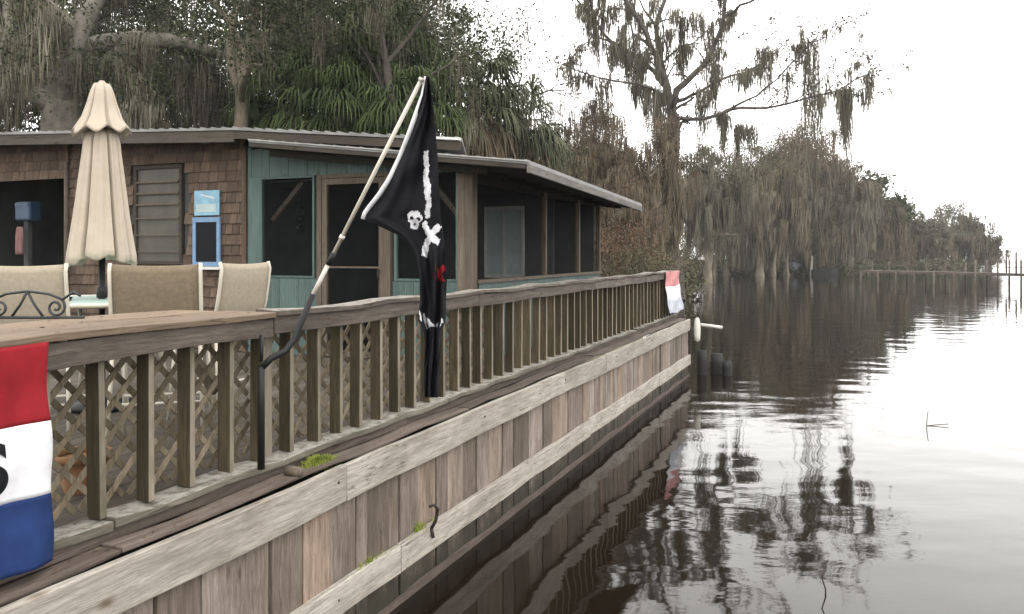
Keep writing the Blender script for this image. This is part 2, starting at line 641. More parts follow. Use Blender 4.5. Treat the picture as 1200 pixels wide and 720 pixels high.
def shore_dist(X, Y):
    """signed distance to the shoreline, positive on land (left of the line walked)"""
    best = np.full(X.shape, 1e9)
    sign = np.ones(X.shape)
    for (x0, y0), (x1, y1) in zip(SHORE[:-1], SHORE[1:]):
        dx, dy = x1 - x0, y1 - y0
        t = np.clip(((X - x0) * dx + (Y - y0) * dy) / (dx * dx + dy * dy), 0, 1)
        d = np.hypot(X - x0 - t * dx, Y - y0 - t * dy)
        s = np.where(dx * (Y - y0) - dy * (X - x0) > 0, 1.0, -1.0)
        up = d < best
        best = np.where(up, d, best)
        sign = np.where(up, s, sign)
    return best * sign


def make_ground():
    xs = np.concatenate([np.linspace(-600, -60, 24), np.linspace(-58, 100, 100), np.linspace(110, 900, 24)])
    ys = np.concatenate([np.linspace(-200, -20, 10), np.linspace(-18, 170, 110), np.linspace(180, 900, 40)])
    X, Y = np.meshgrid(xs, ys)
    d = shore_dist(X, Y)
    h = np.where(d > 0, .95 * (1 - np.exp(-d / 2.2)), np.maximum(-2.0, d * .5))
    h = h + np.where(d > 6, .25 * np.sin(X * .31) * np.cos(Y * .27), 0) - .04
    V = np.stack([X.ravel(), Y.ravel(), h.ravel()], 1)
    ny, nx = X.shape
    i = np.arange(ny - 1)[:, None] * nx + np.arange(nx - 1)[None, :]
    Q = np.stack([i, i + 1, i + nx + 1, i + nx], -1).reshape(-1, 4)
    o = build_np('ground', V, Q, np.zeros(len(Q)), M['ground'], smooth=True)
    o['kind'] = 'structure'


make_ground()
mb = MB()
mb.add([(-900, -300, 0), (900, -300, 0), (900, 1500, 0), (-900, 1500, 0)], [(0, 1, 2, 3)])
o = build(mb, 'water', M['water'])
o['kind'] = 'structure'

# deck boards (one sheet of boards running along the wall)
mb = MB()
v = -.06
while v < 8.4:
    mb.box((1.0, v, 1.20), (18.68, v + .136, 1.255))
    v += .142
o = build(mb, 'deck', M['deck'], base=(10, 4, 1.2), wall=True)
o['kind'] = 'structure'

# ================================================================== SEAWALL
sw = thing('seawall', 'weathered grey plank seawall with two long horizontal beams standing in the dark water', 'seawall', (10, -.3, 0), True)
mb = MB()
u = .6
while u < 18.68:
    wd = random.choice([.14, .19, .24, .29, .29, .31])
    u1 = min(u + wd, 18.7)
    dv = random.uniform(-.009, .012)
    mb.box((u, -.30 + dv, -1.2), (u1 - random.uniform(.005, .015), -.25 + dv, .99), jit=.003)
    u = u1
mb.box((18.7, -.29, -1.2), (18.75, .5, 1.18))
build(mb, 'plank_facing', M['plank'], sw, bevel=.004)
for (nm, z0, z1, v0, cuts) in (('upper_beam', .965, 1.205, -.345, [.6, 5.9, 10.4, 12.2, 15.2, 18.72]), ('lower_beam', .25, .455, -.352, [.6, 6.6, 11.4, 15.6, 18.72])):
    mb = MB()
    for a, b in zip(cuts[:-1], cuts[1:]):
        dz = random.uniform(-.008, .008)
        ds = random.uniform(-.004, .004)
        mb.board(a + .004, b - .004, v0 + ds, -.302, z0 + dz, z1 + dz, n=int((b - a) / .5), amp=.004)
    build(mb, nm, M['beam'], sw, bevel=.006)
mb = MB()
for a, b in ((.6, 4.2), (4.2, 8.0), (8.0, 11.9), (11.9, 15.4), (15.4, 18.7)):
    mb.board(a + .005, b - .005, -.245, -.105, 1.192, 1.214 + random.uniform(-.008, .004), n=int((b - a) / .4), amp=.006)
build(mb, 'ledge_plank', M['ledge'], sw, bevel=.006)
mb = MB()
for u in np.arange(1.2, 18.6, 2.3):
    for z in (1.12, .36):
        mb.tube([(u, -.345, z), (u, -.355, z)], .009, 8)
build(mb, 'bolt_heads', M['rust'], sw)
mb = MB()
mb.board(.6, 18.7, -.33, -.302, -.02, .055, n=40, amp=.008)
build(mb, 'waterline_strip', M['ledge'], sw)

mb = MB()
mb.tube([(7.05, -.355, .42), (7.05, -.40, .50), (7.03, -.43, .60), (6.98, -.42, .645), (6.94, -.40, .64)], [.014, .014, .013, .012, .011], 8)
mb.tube([(7.05, -.36, .44), (7.055, -.375, .36)], .014, 8)
tag(build(mb, 'iron_hook', M['rust'], base=(7.05, -.355, .42), wall=True), 'bent rusty iron hook sticking out of the lower seawall beam', 'hook')

# stub of a cut log on the ledge
mb = MB()
mb.tube([(5.53, -.15, 1.245), (5.54, -.255, 1.24)], [.032, .03], 14)
tag(build(mb, 'log_stub', M['trim'], base=(5.53, -.22, 1.2), wall=True), 'short round wooden stub lying on the seawall ledge below the flagpole bracket', 'wood stub')


def tuft(base, spread, n, h, label, seed, name='grass_tuft'):
    rng = np.random.default_rng(seed)
    V, Q, Rn = [], [], []
    for i in range(n):
        a = rng.uniform(0, 6.28)
        r = abs(rng.normal(0, .5))
        x, y = r * math.cos(a) * spread[0], r * math.sin(a) * spread[1]
        dx, dy = rng.normal(0, .35, 2)
        hh = h * rng.uniform(.4, 1.0) * max(.25, 1 - .4 * r)
        wv = .004
        b = len(V)
        V += [(x - wv, y, -.03), (x + wv, y, -.03), (x + wv * .8 + dx * hh * .5, y + dy * hh * .5, hh * .65), (x - wv * .8 + dx * hh * .5, y + dy * hh * .5, hh * .65),
              (x + .001 + dx * hh * 1.3, y + dy * hh * 1.3, hh), (x - .001 + dx * hh * 1.3, y + dy * hh * 1.3, hh)]
        Q += [(b, b + 1, b + 2, b + 3), (b + 3, b + 2, b + 4, b + 5)]
        q = rng.uniform()
        Rn += [q, q]
    V = np.array(V)
    wv_ = W(*base)
    P = np.stack([wv_.x + V[:, 0] * CT - V[:, 1] * ST, wv_.y + V[:, 0] * ST + V[:, 1] * CT, wv_.z + V[:, 2]], 1)
    o = build_np(name, P, Q, Rn, M['grass'], base=tuple(wv_))
    return tag(o, label, 'plant')


tuft((5.84, -.15, 1.205), (.20, .05), 900, .065, 'bright green tuft of grass growing on the ledge at the railing foot', 3)
tuft((6.93, -.33, .455), (.16, .02), 60, .08, 'small green weed sprouting by the iron hook on the lower beam', 4, 'weed')
tuft((6.2, -.33, .455), (.3, .02), 60, .05, 'thin green weed in the gap above the lower beam left of the hook', 5, 'weed')

# ================================================================== RAILING
rl = thing('deck_railing', 'long weathered wooden deck railing with closely spaced balusters along the seawall', 'railing', (10, 0, 1.255), True)
mb = MB()
for a, b in ((.8, 4.3), (4.3, 7.9), (7.9, 11.4), (11.4, 15.0), (15.0, 18.7)):
    mb.board(a + .004, b - .004, -.09, .10, 1.258, 1.305 + random.uniform(-.006, .004), n=int((b - a) / .25), amp=.006)
build(mb, 'base_rail', M['base'], rl, bevel=.008)
mb = MB()
for a, b in ((.8, 3.2), (3.2, 7.2), (7.2, 11.0), (11.0, 14.6), (14.6, 18.7)):
    mb.board(a + .004, b - .004, -.062, -.026, 1.19, 1.255, n=6, amp=.003)
build(mb, 'rim_board', M['ledge'], rl)
mb = MB()
for a, b in ((.8, 3.3), (3.3, 5.52), (5.52, 8.6), (8.6, 12.6), (12.6, 15.8), (15.8, 18.75)):
    dz = random.uniform(-.008, .008)
    mb.board(a + .004, b - .004, -.064, -.026, 2.085 + dz, 2.2 + dz, n=int((b - a) / .5), amp=.005)
build(mb, 'fascia_board', M['fascia'], rl, bevel=.005)
mb = MB()
for a, b in ((5.53, 8.7), (8.7, 12.7), (12.7, 15.9), (15.9, 18.78)):
    dz = random.uniform(-.006, .006)
    mb.board(a + .004, b - .004, -.085, .095, 2.2 + dz, 2.236 + dz, n=int((b - a) / .4), amp=.006)
build(mb, 'cap_rail', M['fascia'], rl, bevel=.006)
mb = MB()
mb.board(.8, 5.52, -.085, .32, 2.2, 2.232, n=10, amp=.003)
mb.board(.8, 5.50, .324, .70, 2.2, 2.231, n=10, amp=.003)
build(mb, 'counter_top', M['counter'], rl, bevel=.005)
for u in (1.2, 2.6, 4.0, 5.3):
    mb = MB()
    mb.beam((u, .19, 2.165), (u, .64, 2.165), .04, .06)
    mb.beam((u, .20, 1.75), (u, .58, 2.15), .04, .06)
    build(mb, 'counter_bracket', M['lattice'], rl)
protos = []
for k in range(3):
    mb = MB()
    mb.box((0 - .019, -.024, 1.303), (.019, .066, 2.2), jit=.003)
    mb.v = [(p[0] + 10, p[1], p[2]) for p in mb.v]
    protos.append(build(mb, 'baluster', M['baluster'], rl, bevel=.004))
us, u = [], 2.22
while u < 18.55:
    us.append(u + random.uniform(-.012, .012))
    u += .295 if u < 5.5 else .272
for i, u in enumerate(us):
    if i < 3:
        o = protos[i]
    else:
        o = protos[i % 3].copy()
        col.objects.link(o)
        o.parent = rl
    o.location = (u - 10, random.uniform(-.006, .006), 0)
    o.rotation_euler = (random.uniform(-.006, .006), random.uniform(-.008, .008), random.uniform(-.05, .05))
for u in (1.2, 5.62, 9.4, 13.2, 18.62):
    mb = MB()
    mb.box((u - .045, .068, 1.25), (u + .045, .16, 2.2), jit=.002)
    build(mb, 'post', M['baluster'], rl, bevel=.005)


def lattice(name, u0, u1, z0, z1, v, parent):
    mb = MB()
    h = z1 - z0
    step = .15
    for sgn, vv in ((1, v), (-1, v + .011)):
        c = u0 - h
        while c < u1 + h:
            # line u = c + sgn'(z - z0)
            pts = []
            ua, ub = (c, c + h) if sgn > 0 else (c + h, c)
            # clip along parameter t in 0..1 from (ua,z0) to (ub,z1)
            t0, t1 = 0.0, 1.0
            d = ub - ua
            for lim, s in ((u0, 1), (u1, -1)):
                tl = (lim - ua) / d
                if (d > 0) == (s > 0):
                    t0 = max(t0, tl)
                else:
                    t1 = min(t1, tl)
            if t1 - t0 > .05:
                mb.beam((ua + d * t0, vv, z0 + h * t0), (ua + d * t1, vv, z0 + h * t1), .032, .009, up=(0, 1, 0))
            c += step
    return build(mb, name, M['lattice'], parent)


lattice('lattice_panel', 1.3, 5.57, 1.31, 2.19, .178, rl)
lattice('lattice_panel', 5.67, 9.35, 1.31, 2.19, .178, rl)

# ================================================================== HOUSE
FU = 10.19                               # facade plane
SV = .74                                 # water side plane of the porch
hs_ = thing('waterside_house', 'low brown and teal wooden house with screened porch and shed roof behind the railing', 'house', (12.5, 4, 1.255), True)


def roofz(v):
    return 3.565 + .115 * (v + .2)


# teal facade panels, with openings cut by construction
mb = MB()
T = .09
def panel(u0, u1, v0, v1, z0, z1, rnd=None):
    mb.box((u0, v0, z0), (u1, v1, z1), rnd)
v0s = [.94, 1.83, 1.87, 3.03, 3.90, 4.12]
# frieze above openings as vertical boards (butted)
v = .70
while v < 4.12:
    v1 = min(v + .305, 4.12)
    zt = roofz(v) - .02
    mb.box((FU, v + .003, 3.62), (FU + T, v1 - .003, zt), random.uniform(.3, 1))
    v = v1
for (a, b, z0, z1) in ((3.90, 4.12, 1.26, 3.62), (2.98, 3.90, 1.26, 2.27), (.95, 1.86, 1.26, 2.25)):
    v = a
    while v < b - .01:
        v1 = min(v + .305, b)
        mb.box((FU, v + .002, z0), (FU + T, v1 - .002, z1), random.uniform(.3, 1))
        v = v1
build(mb, 'teal_wall', M['teal'], hs_, bevel=.004)
# side wall below the screens and a frieze above
mb = MB()
u = FU + .16
while u < 15.6:
    u1 = min(u + .4, 15.6)
    mb.box((u + .002, SV, 1.26), (u1 - .002, SV + .08, 2.24), random.uniform(.2, .8))
    u = u1
build(mb, 'teal_side_wall', M['teal'], hs_)
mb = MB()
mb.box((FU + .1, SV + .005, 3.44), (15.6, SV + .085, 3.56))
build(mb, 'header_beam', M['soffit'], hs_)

# corner post, trims
mb = MB()
mb.box((FU - .03, .84, 1.26), (FU + .07, .945, 3.57))
mb.box((FU - .045, .735, 1.26), (FU + .10, .835, 3.58))
build(mb, 'corner_post', M['trim'], hs_, bevel=.004)
for u in (12.72, 14.35, 15.58):
    mb = MB()
    mb.box((u - .035, SV - .012, 2.24), (u + .035, SV + .06, 3.50))
    build(mb, 'porch_post', M['trim'], hs_, bevel=.004)
mb = MB()
mb.box((FU + .08, SV - .03, 2.235), (15.62, SV + .09, 2.275))
build(mb, 'porch_sill', M['trim'], hs_)


def window(v0, v1, z0, z1, u, fr, fmat, name='window', bars=(), glassmat=None, parent=None):
    mb = MB()
    mb.box((u - .012, v0, z0), (u + .045, v0 + fr, z1))
    mb.box((u - .012, v1 - fr, z0), (u + .045, v1, z1))
    mb.box((u - .014, v0 + fr, z1 - fr), (u + .043, v1 - fr, z1))
    mb.box((u - .014, v0 + fr, z0), (u + .043, v1 - fr, z0 + fr))
    for zb in bars:
        mb.box((u - .008, v0 + fr, zb - .012), (u + .03, v1 - fr, zb + .012))
    f = build(mb, name, fmat, parent or hs_, bevel=.003)
    g = MB()
    g.add([(u + .015, v0 + fr, z0 + fr), (u + .015, v1 - fr, z0 + fr), (u + .015, v1 - fr, z1 - fr), (u + .015, v0 + fr, z1 - fr)], [(0, 3, 2, 1)])
    build(g, 'pane', glassmat or M['screen'], f)
    return f


window(3.03, 3.90, 2.275, 3.618, FU + .005, .028, M['teal'], 'window')
window(.945, 1.83, 2.255, 3.618, FU + .005, .03, M['teal'], 'window')
# screen door
dr = window(1.97, 2.90, 1.27, 3.56, FU - .01, .075, M['trim'], 'screen_door', bars=(2.42,))
mb = MB()
mb.tube([(FU - .02, 2.03, 2.38), (FU - .07, 2.03, 2.38), (FU - .07, 2.03, 2.28), (FU - .02, 2.03, 2.28)], .008, 6)
build(mb, 'handle', M['rust'], dr)
mb = MB()
mb.box((FU - .03, 2.905, 1.26), (FU + .09, 2.975, 3.617))
mb.box((FU - .03, 1.875, 1.26), (FU + .09, 1.965, 3.617))
mb.box((FU - .028, 1.966, 3.565), (FU + .088, 2.904, 3.617))
build(mb, 'door_frame', M['trim'], hs_, bevel=.004)
# diagonal braces inside the porch
mb = MB()
mb.beam((FU + .2, 3.85, 3.05), (FU + .2, 3.35, 3.56), .06, .06)
build(mb, 'brace', M['trim'], hs_)
mb = MB()
mb.beam((FU + .2, 1.45, 3.56), (FU + .2, 1.02, 3.05), .06, .06)
build(mb, 'brace', M['trim'], hs_)
mb = MB()
for a, b in ((FU + .17, 12.68), (12.76, 14.31), (14.39, 15.54)):
    mb.add([(a, SV + .033, 2.275), (b, SV + .033, 2.275), (b, SV + .033, 3.44), (a, SV + .033, 3.44)], [(0, 1, 2, 3)])
build(mb, 'porch_screen', M['screen'], hs_)

# brown shingled front: courses of shingles
mb = MB()
z = 1.27
k = 0
while z < 4.2:
    v = 4.19 - (k % 2) * .07
    while v < 7.5:
        wd = random.uniform(.11, .2)
        a, b = max(v, 4.2), min(v + wd - .006, 7.5)
        # leave the window hole
        if b - a > .01 and not (5.28 < b and a < 6.2 and 2.42 < z + .07 < 3.86):
            lip = random.uniform(0, .006)
            mb.add([(FU + .01 - lip, a, z), (FU + .01 - lip, b, z), (FU + .03, b, z + .155), (FU + .03, a, z + .155),
                    (FU + .06, a, z), (FU + .06, b, z), (FU + .06, b, z + .155), (FU + .06, a, z + .155)],
                   [(0, 1, 2, 3)[::-1], (4, 5, 6, 7), (0, 4, 5, 1)[::-1], (0, 3, 7, 4)[::-1], (1, 5, 6, 2)[::-1]])
        v += wd
    z += .145
    k += 1
# header over the dark opening
z = 3.74
k = 0
while z < 4.36:
    v = 7.58 - (k % 2) * .05
    while v < 10.6:
        wd = random.uniform(.12, .22)
        mb.add([(FU + .01, max(v, 7.58), z), (FU + .01, v + wd - .006, z), (FU + .03, v + wd - .006, z + .155), (FU + .03, max(v, 7.58), z + .155),
                (FU + .06, max(v, 7.58), z), (FU + .06, v + wd - .006, z), (FU + .06, v + wd - .006, z + .155), (FU + .06, max(v, 7.58), z + .155)],
               [(3, 2, 1, 0), (4, 5, 6, 7), (1, 5, 4, 0), (4, 7, 3, 0), (2, 6, 5, 1)])
        v += wd
    z += .145
    k += 1
build(mb, 'shingle_wall', M['shingle'], hs_)
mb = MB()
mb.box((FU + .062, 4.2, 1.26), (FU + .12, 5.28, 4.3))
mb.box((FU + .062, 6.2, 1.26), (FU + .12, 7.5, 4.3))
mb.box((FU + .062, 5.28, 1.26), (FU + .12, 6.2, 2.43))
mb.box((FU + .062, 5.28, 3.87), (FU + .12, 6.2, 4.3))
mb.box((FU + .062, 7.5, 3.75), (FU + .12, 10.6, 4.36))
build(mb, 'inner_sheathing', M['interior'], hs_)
mb = MB()
mb.box((FU - .03, 4.125, 1.26), (FU + .1, 4.198, 4.05))
build(mb, 'corner_board', M['shingle'], hs_, bevel=.004)
mb = MB()
mb.box((FU - .02, 7.5, 1.26), (FU + .1, 7.578, 4.35))
build(mb, 'corner_board', M['shingle'], hs_, bevel=.004)
lw = window(5.29, 6.19, 2.44, 3.86, FU + .02, .05, M['brownfascia'], 'louvred_window', glassmat=M['dimglass'])
mb = MB()
for z, t_ in ((2.62, .006), (2.86, .006), (3.10, .008), (3.30, .012), (3.46, .014), (3.62, .012)):
    mb.box((FU - .004, 5.345, z - t_), (FU + .012, 6.135, z + t_))
build(mb, 'louvre_slats', M['trim'], lw)

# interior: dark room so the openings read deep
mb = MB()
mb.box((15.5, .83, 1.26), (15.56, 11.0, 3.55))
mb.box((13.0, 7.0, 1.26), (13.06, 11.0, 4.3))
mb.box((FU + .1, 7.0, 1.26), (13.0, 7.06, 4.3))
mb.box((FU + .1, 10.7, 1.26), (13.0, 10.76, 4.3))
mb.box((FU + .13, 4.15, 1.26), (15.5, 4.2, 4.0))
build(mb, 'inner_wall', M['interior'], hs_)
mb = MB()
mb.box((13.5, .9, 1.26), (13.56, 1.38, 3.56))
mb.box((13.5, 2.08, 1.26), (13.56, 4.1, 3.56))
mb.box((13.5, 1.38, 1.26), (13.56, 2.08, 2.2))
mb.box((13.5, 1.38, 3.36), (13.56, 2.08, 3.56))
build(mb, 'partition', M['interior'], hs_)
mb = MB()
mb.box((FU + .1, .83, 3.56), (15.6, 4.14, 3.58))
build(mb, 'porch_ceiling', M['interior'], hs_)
iw = window(1.38, 2.08, 2.2, 3.36, 13.48, .05, M['white'], 'inner_window', glassmat=M['curtain'])
mb = MB()
mb.box((13.465, 1.71, 2.25), (13.51, 1.75, 3.31))
build(mb, 'mullion', M['white'], iw)

# a string of dark ornaments hanging inside the left porch window
hp = thing('hanging_ornament', 'string of three dark round ornaments hanging inside the left teal window', 'ornament', (FU + .3, 3.48, 2.85), True)
mb = MB()
mb.tube([(FU + .3, 3.48, 2.9), (FU + .3, 3.48, 3.55)], .006, 6)
build(mb, 'cord', M['rubber'], hp)
for z in (2.93, 3.06, 3.19):
    mb = MB()
    mb.lathe([(.005, z - .055), (.04, z - .04), (.06, z), (.04, z + .04), (.005, z + .055)], 14, (FU + .3, 3.48))
    build(mb, 'ball', M['slate'], hp)

# roofs
def slab(mb, pts, th):
    top = [Vector(p) for p in pts]
    bot = [p - Vector((0, 0, th)) for p in top]
    n = len(top)
    mb.add(top + bot, [tuple(range(n)), tuple(range(2 * n - 1, n - 1, -1))] + [(i, i + n, (i + 1) % n + n, (i + 1) % n) for i in range(n)])


mb = MB()
slab(mb, [(9.6, -.2, 3.60), (16.17, .1, 3.50), (16.17, 3.6, 3.93), (9.6, 3.6, 4.035)], .03)
# ribs of the metal sheet
for i in range(20):
    v = -.15 + i * .19
    mb.beam((9.6, v, 3.607 + .115 * (v + .2)), (16.17, v + .27 * (1 - i / 24), 3.515 + .115 * (v + .1)), .03, .02)
build(mb, 'porch_roof', M['metalroof'], hs_)
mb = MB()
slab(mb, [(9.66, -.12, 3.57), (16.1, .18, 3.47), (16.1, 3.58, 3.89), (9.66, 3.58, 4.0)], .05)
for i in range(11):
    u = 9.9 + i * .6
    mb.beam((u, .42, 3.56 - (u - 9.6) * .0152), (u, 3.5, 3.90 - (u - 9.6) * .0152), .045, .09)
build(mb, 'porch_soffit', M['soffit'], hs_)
mb = MB()
mb.beam((9.6, -.19, 3.522), (16.17, .11, 3.422), .035, .095)
build(mb, 'eave_fascia', M['eave'], hs_, bevel=.004)
mb = MB()
mb.beam((9.62, -.16, 3.545), (9.62, 3.6, 3.975), .03, .05)
build(mb, 'rake_fascia', M['brownfascia'], hs_, bevel=.004)
mb = MB()
mb.beam((9.598, -.2, 3.602), (9.598, 3.6, 4.037), .03, .014)
build(mb, 'drip_edge', M['paleroof'], hs_)
mb = MB()
slab(mb, [(9.72, .70, 3.914), (9.80, .70, 3.914), (17.0, 3.95, 4.225), (9.72, 3.95, 4.225)], .03)
slab(mb, [(9.72, 3.95, 4.225), (17.0, 3.95, 4.225), (17.0, 8.6, 4.42), (9.72, 8.6, 4.42)], .03)
slab(mb, [(9.72, 8.6, 4.42), (17.0, 8.6, 4.42), (17.0, 11.5, 4.46), (9.72, 11.5, 4.46)], .03)
for i in range(60):
    v = .75 + i * .178
    z = 3.9 + (v - .55) * .0956 if v < 3.95 else (4.225 + (v - 3.95) * .042 if v < 8.6 else 4.42)
    mb.beam((9.72, v, z + .006), (min(17.0, 9.76 + max(0, v - .7) * 2.1), v, z + .006), .03, .02)
build(mb, 'main_roof', M['metalroof'], hs_)
mb = MB()
mb.beam((9.75, .70, 3.825), (9.75, 3.95, 4.135), .035, .10)
mb.beam((9.75, 3.952, 4.115), (9.75, 8.6, 4.31), .035, .15)
mb.beam((9.75, 8.602, 4.31), (9.75, 11.5, 4.35), .035, .15)
build(mb, 'main_fascia', M['brownfascia'], hs_, bevel=.004)
mb = MB()
mb.beam((9.725, .69, 3.905), (9.725, 1.0, 3.935), .04, .03)
build(mb, 'roof_end_trim', M['white'], hs_)
mb = MB()
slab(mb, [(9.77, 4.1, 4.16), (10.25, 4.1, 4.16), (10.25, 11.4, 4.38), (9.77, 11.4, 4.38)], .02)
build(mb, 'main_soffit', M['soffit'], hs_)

# things on and at the house front
sg = thing('blue_sign_board', 'light blue framed sign with black panel and blue poster on the brown shingle wall', 'sign', (FU - .01, 4.81, 2.38), True)
mb = MB()
a, b = 4.57, 5.05
mb.box((FU - .035, a, 2.42), (FU, a + .055, 3.10))
mb.box((FU - .035, b - .055, 2.42), (FU, b, 3.10))
mb.box((FU - .034, a + .055, 3.03), (FU, b - .055, 3.10))
mb.box((FU - .034, a + .055, 2.42), (FU, b - .055, 2.48))
build(mb, 'frame', M['skyblue'], sg, bevel=.003)
mb = MB()
mb.box((FU - .02, a + .055, 2.48), (FU - .005, b - .055, 3.03))
build(mb, 'black_panel', M['slate'], sg)
mb = MB()
mb.box((FU - .03, a + .01, 3.125), (FU - .01, b - .03, 3.47))
po = build(mb, 'poster', M['poster'], sg)
mb = MB()
mb.box((FU - .033, a + .06, 3.17), (FU - .0305, b - .07, 3.28))
build(mb, 'pale_stripe', M['curtain'], po)
mb = MB()
mb.beam((FU - .033, a + .1, 3.36), (FU - .033, a + .32, 3.41), .004, .02)
build(mb, 'white_stroke', M['white'], po)
mb = MB()
mb.box((FU - .06, a - .02, 2.375), (FU, b + .02, 2.415))
build(mb, 'sill', M['white'], sg)

mb = MB()
mb.lathe([(.01, 4.10), (.09, 4.11), (.11, 4.14), (.11, 4.17)], 16, (10.0, 4.7))
tag(build(mb, 'soffit_light', M['white'], base=(10.0, 4.7, 4.16), wall=True), 'small round pale light fixture under the brown eave', 'light fixture')
mb = MB()
mb.tube([(9.95, 7.25, 1.255), (9.95, 7.25, 3.95)], .03, 10)
tag(build(mb, 'slim_pole', M['ledge'], base=(9.95, 7.25, 1.255), wall=True), 'thin grey metal pole standing against the house left of the umbrella', 'pole')

p = L(-.596 * 13.0, 13.0)
db = thing('wall_dispenser', 'dark blue box hanging on the wall inside the dark opening at the left', 'box', (p[0], p[1], 2.9), True)
mb = MB()
mb.box((p[0] - .12, p[1] - .17, 3.12), (p[0] + .1, p[1] + .17, 3.42))
build(mb, 'body', M['bluebox'], db, bevel=.03)
mb = MB()
mb.box((p[0] - .13, p[1] - .15, 3.34), (p[0] - .121, p[1] + .15, 3.40))
build(mb, 'lid', M['bluebox'], db)
mb = MB()
mb.box((p[0] - .05, p[1] - .05, 1.25), (p[0] + .02, p[1] + .05, 3.12))
build(mb, 'stand', M['interior'], db)
mb = MB()
vs, fs = [], []
for i in range(9):
    for j in range(6):
        z = 3.02 - i * .055
        vs.append((p[0] - .16 + .03 * math.sin(j * 1.9 + i * .3), p[1] + (j - 2.5) * .024 * (1 + .1 * math.sin(i)), z))
for i in range(8):
    for j in range(5):
        fs.append((i * 6 + j, i * 6 + j + 1, i * 6 + j + 7, i * 6 + j + 6))
mb.add(vs, fs, 0.5, True)
o = build(mb, 'hanging_rag', M['pinkrag'], base=(p[0] - .15, p[1], 3.02), wall=True)
s_ = o.modifiers.new("thick", 'SOLIDIFY'); s_.thickness = .006
tag(o, 'pinkish rag hanging below the dark blue box in the dark opening', 'cloth')

# ================================================================== FURNITURE
TC = (-3.54, 7.0)
DZ = 1.255
tb = thing('patio_table', 'pale mint round patio table under the closed beige umbrella', 'table', (TC[0], TC[1], DZ))
mb = MB()
mb.lathe([(.02, 2.175), (.72, 2.175), (.75, 2.185), (.75, 2.2), (.73, 2.205), (.02, 2.205)], 40, TC)
build(mb, 'tabletop', M['mint'], tb)
mb = MB()
mb.lathe([(.76, 2.17), (.78, 2.18), (.78, 2.2), (.765, 2.21), (.755, 2.2)], 40, TC)
build(mb, 'rim', M['frame'], tb)
for k in range(4):
    a = math.pi / 4 + k * math.pi / 2
    mb = MB()
    mb.tube([(TC[0] + .6 * math.cos(a), TC[1] + .6 * math.sin(a), 2.18), (TC[0] + .5 * math.cos(a), TC[1] + .5 * math.sin(a), 1.7), (TC[0] + .6 * math.cos(a), TC[1] + .6 * math.sin(a), DZ)], .02, 8)
    build(mb, 'leg', M['frame'], tb)

um = thing('patio_umbrella', 'tall closed beige patio umbrella standing in the mint table', 'umbrella', (TC[0], TC[1], DZ))
mb = MB()
mb.tube([(TC[0], TC[1], DZ), (TC[0], TC[1], 2.62)], .026, 12)
mb.lathe([(.028, 2.21), (.045, 2.22), (.045, 2.30), (.028, 2.32)], 14, TC)
build(mb, 'pole', M['black'], um)
mb = MB()
mb.lathe([(.03, DZ), (.26, DZ + .01), (.26, DZ + .06), (.05, DZ + .1)], 24, TC)
build(mb, 'base', M['black'], um)


def folds(amp, n, ph, tw=.0):
    def f(a, i):
        return 1 + amp * math.cos(n * a + ph + tw * i) + amp * .35 * math.cos(3 * a + 1.3 + i * .1)
    return f


prof = [(.08, 3.66), (.13, 3.62), (.15, 3.55), (.16, 3.45), (.18, 3.3), (.205, 3.1), (.23, 2.9), (.26, 2.72), (.28, 2.6), (.285, 2.54), (.265, 2.53), (.2, 2.6), (.05, 2.8)]
mb = MB()
n0 = 200
vs, fs = [], []
for i, (r, z) in enumerate(prof):
    for k in range(n0):
        a = 2 * math.pi * k / n0
        amp = min(.5, .34 + i * .016)
        aa = a + .16 * math.sin(3 * a + 1) + .08 * math.sin(5 * a + .12 * i)
        fold = 1.08 - amp * math.exp(-(math.sin(4 * aa + .25) / .19) ** 2) + .035 * math.cos(16 * aa + i * .2) + .02 * math.cos(37 * a + i * .5)
        rr = r * fold * .89
        zz = z + (.05 * math.cos(2 * a + 2.2) + .03 * math.cos(8 * a + .5)) * max(0, (i - 6) / 4 if i < 10 else .6)
        vs.append((TC[0] + rr * math.cos(a), TC[1] + rr * math.sin(a), zz))
for i in range(len(prof) - 1):
    for k in range(n0):
        fs.append((i * n0 + k, i * n0 + (k + 1) % n0, (i + 1) * n0 + (k + 1) % n0, (i + 1) * n0 + k))
mb.add(vs, fs, .5, True)
build(mb, 'canopy', M['canvas'], um)
prof = [(.012, 4.075), (.06, 4.06), (.085, 4.0), (.11, 3.9), (.15, 3.77), (.205, 3.665), (.22, 3.635), (.20, 3.645), (.1, 3.7)]
mb = MB()
vs, fs = [], []
for i, (r, z) in enumerate(prof):
    for k in range(n0):
        a = 2 * math.pi * k / n0
        amp = min(.14, .02 + i * .02)
        rr = r * (1.06 - min(.3, .08 + i * .035) * math.exp(-(math.sin(4 * (a + .1 * math.sin(3 * a)) + .45) / .26) ** 2) + .03 * math.cos(3 * a))
        vs.append((TC[0] + rr * math.cos(a), TC[1] + rr * math.sin(a), z + (.025 * math.cos(8 * a + .9) + .02 * math.cos(a)) * (i > 4)))
for i in range(len(prof) - 1):
    for k in range(n0):
        fs.append((i * n0 + k, i * n0 + (k + 1) % n0, (i + 1) * n0 + (k + 1) % n0, (i + 1) * n0 + k))
mb.add(vs, fs, .5, True)
build(mb, 'vent_flap', M['canvas'], um)
mb = MB()
mb.lathe([(.004, 4.092), (.02, 4.088), (.03, 4.075), (.03, 4.06)], 12, TC)
build(mb, 'finial', M['canvas'], um)


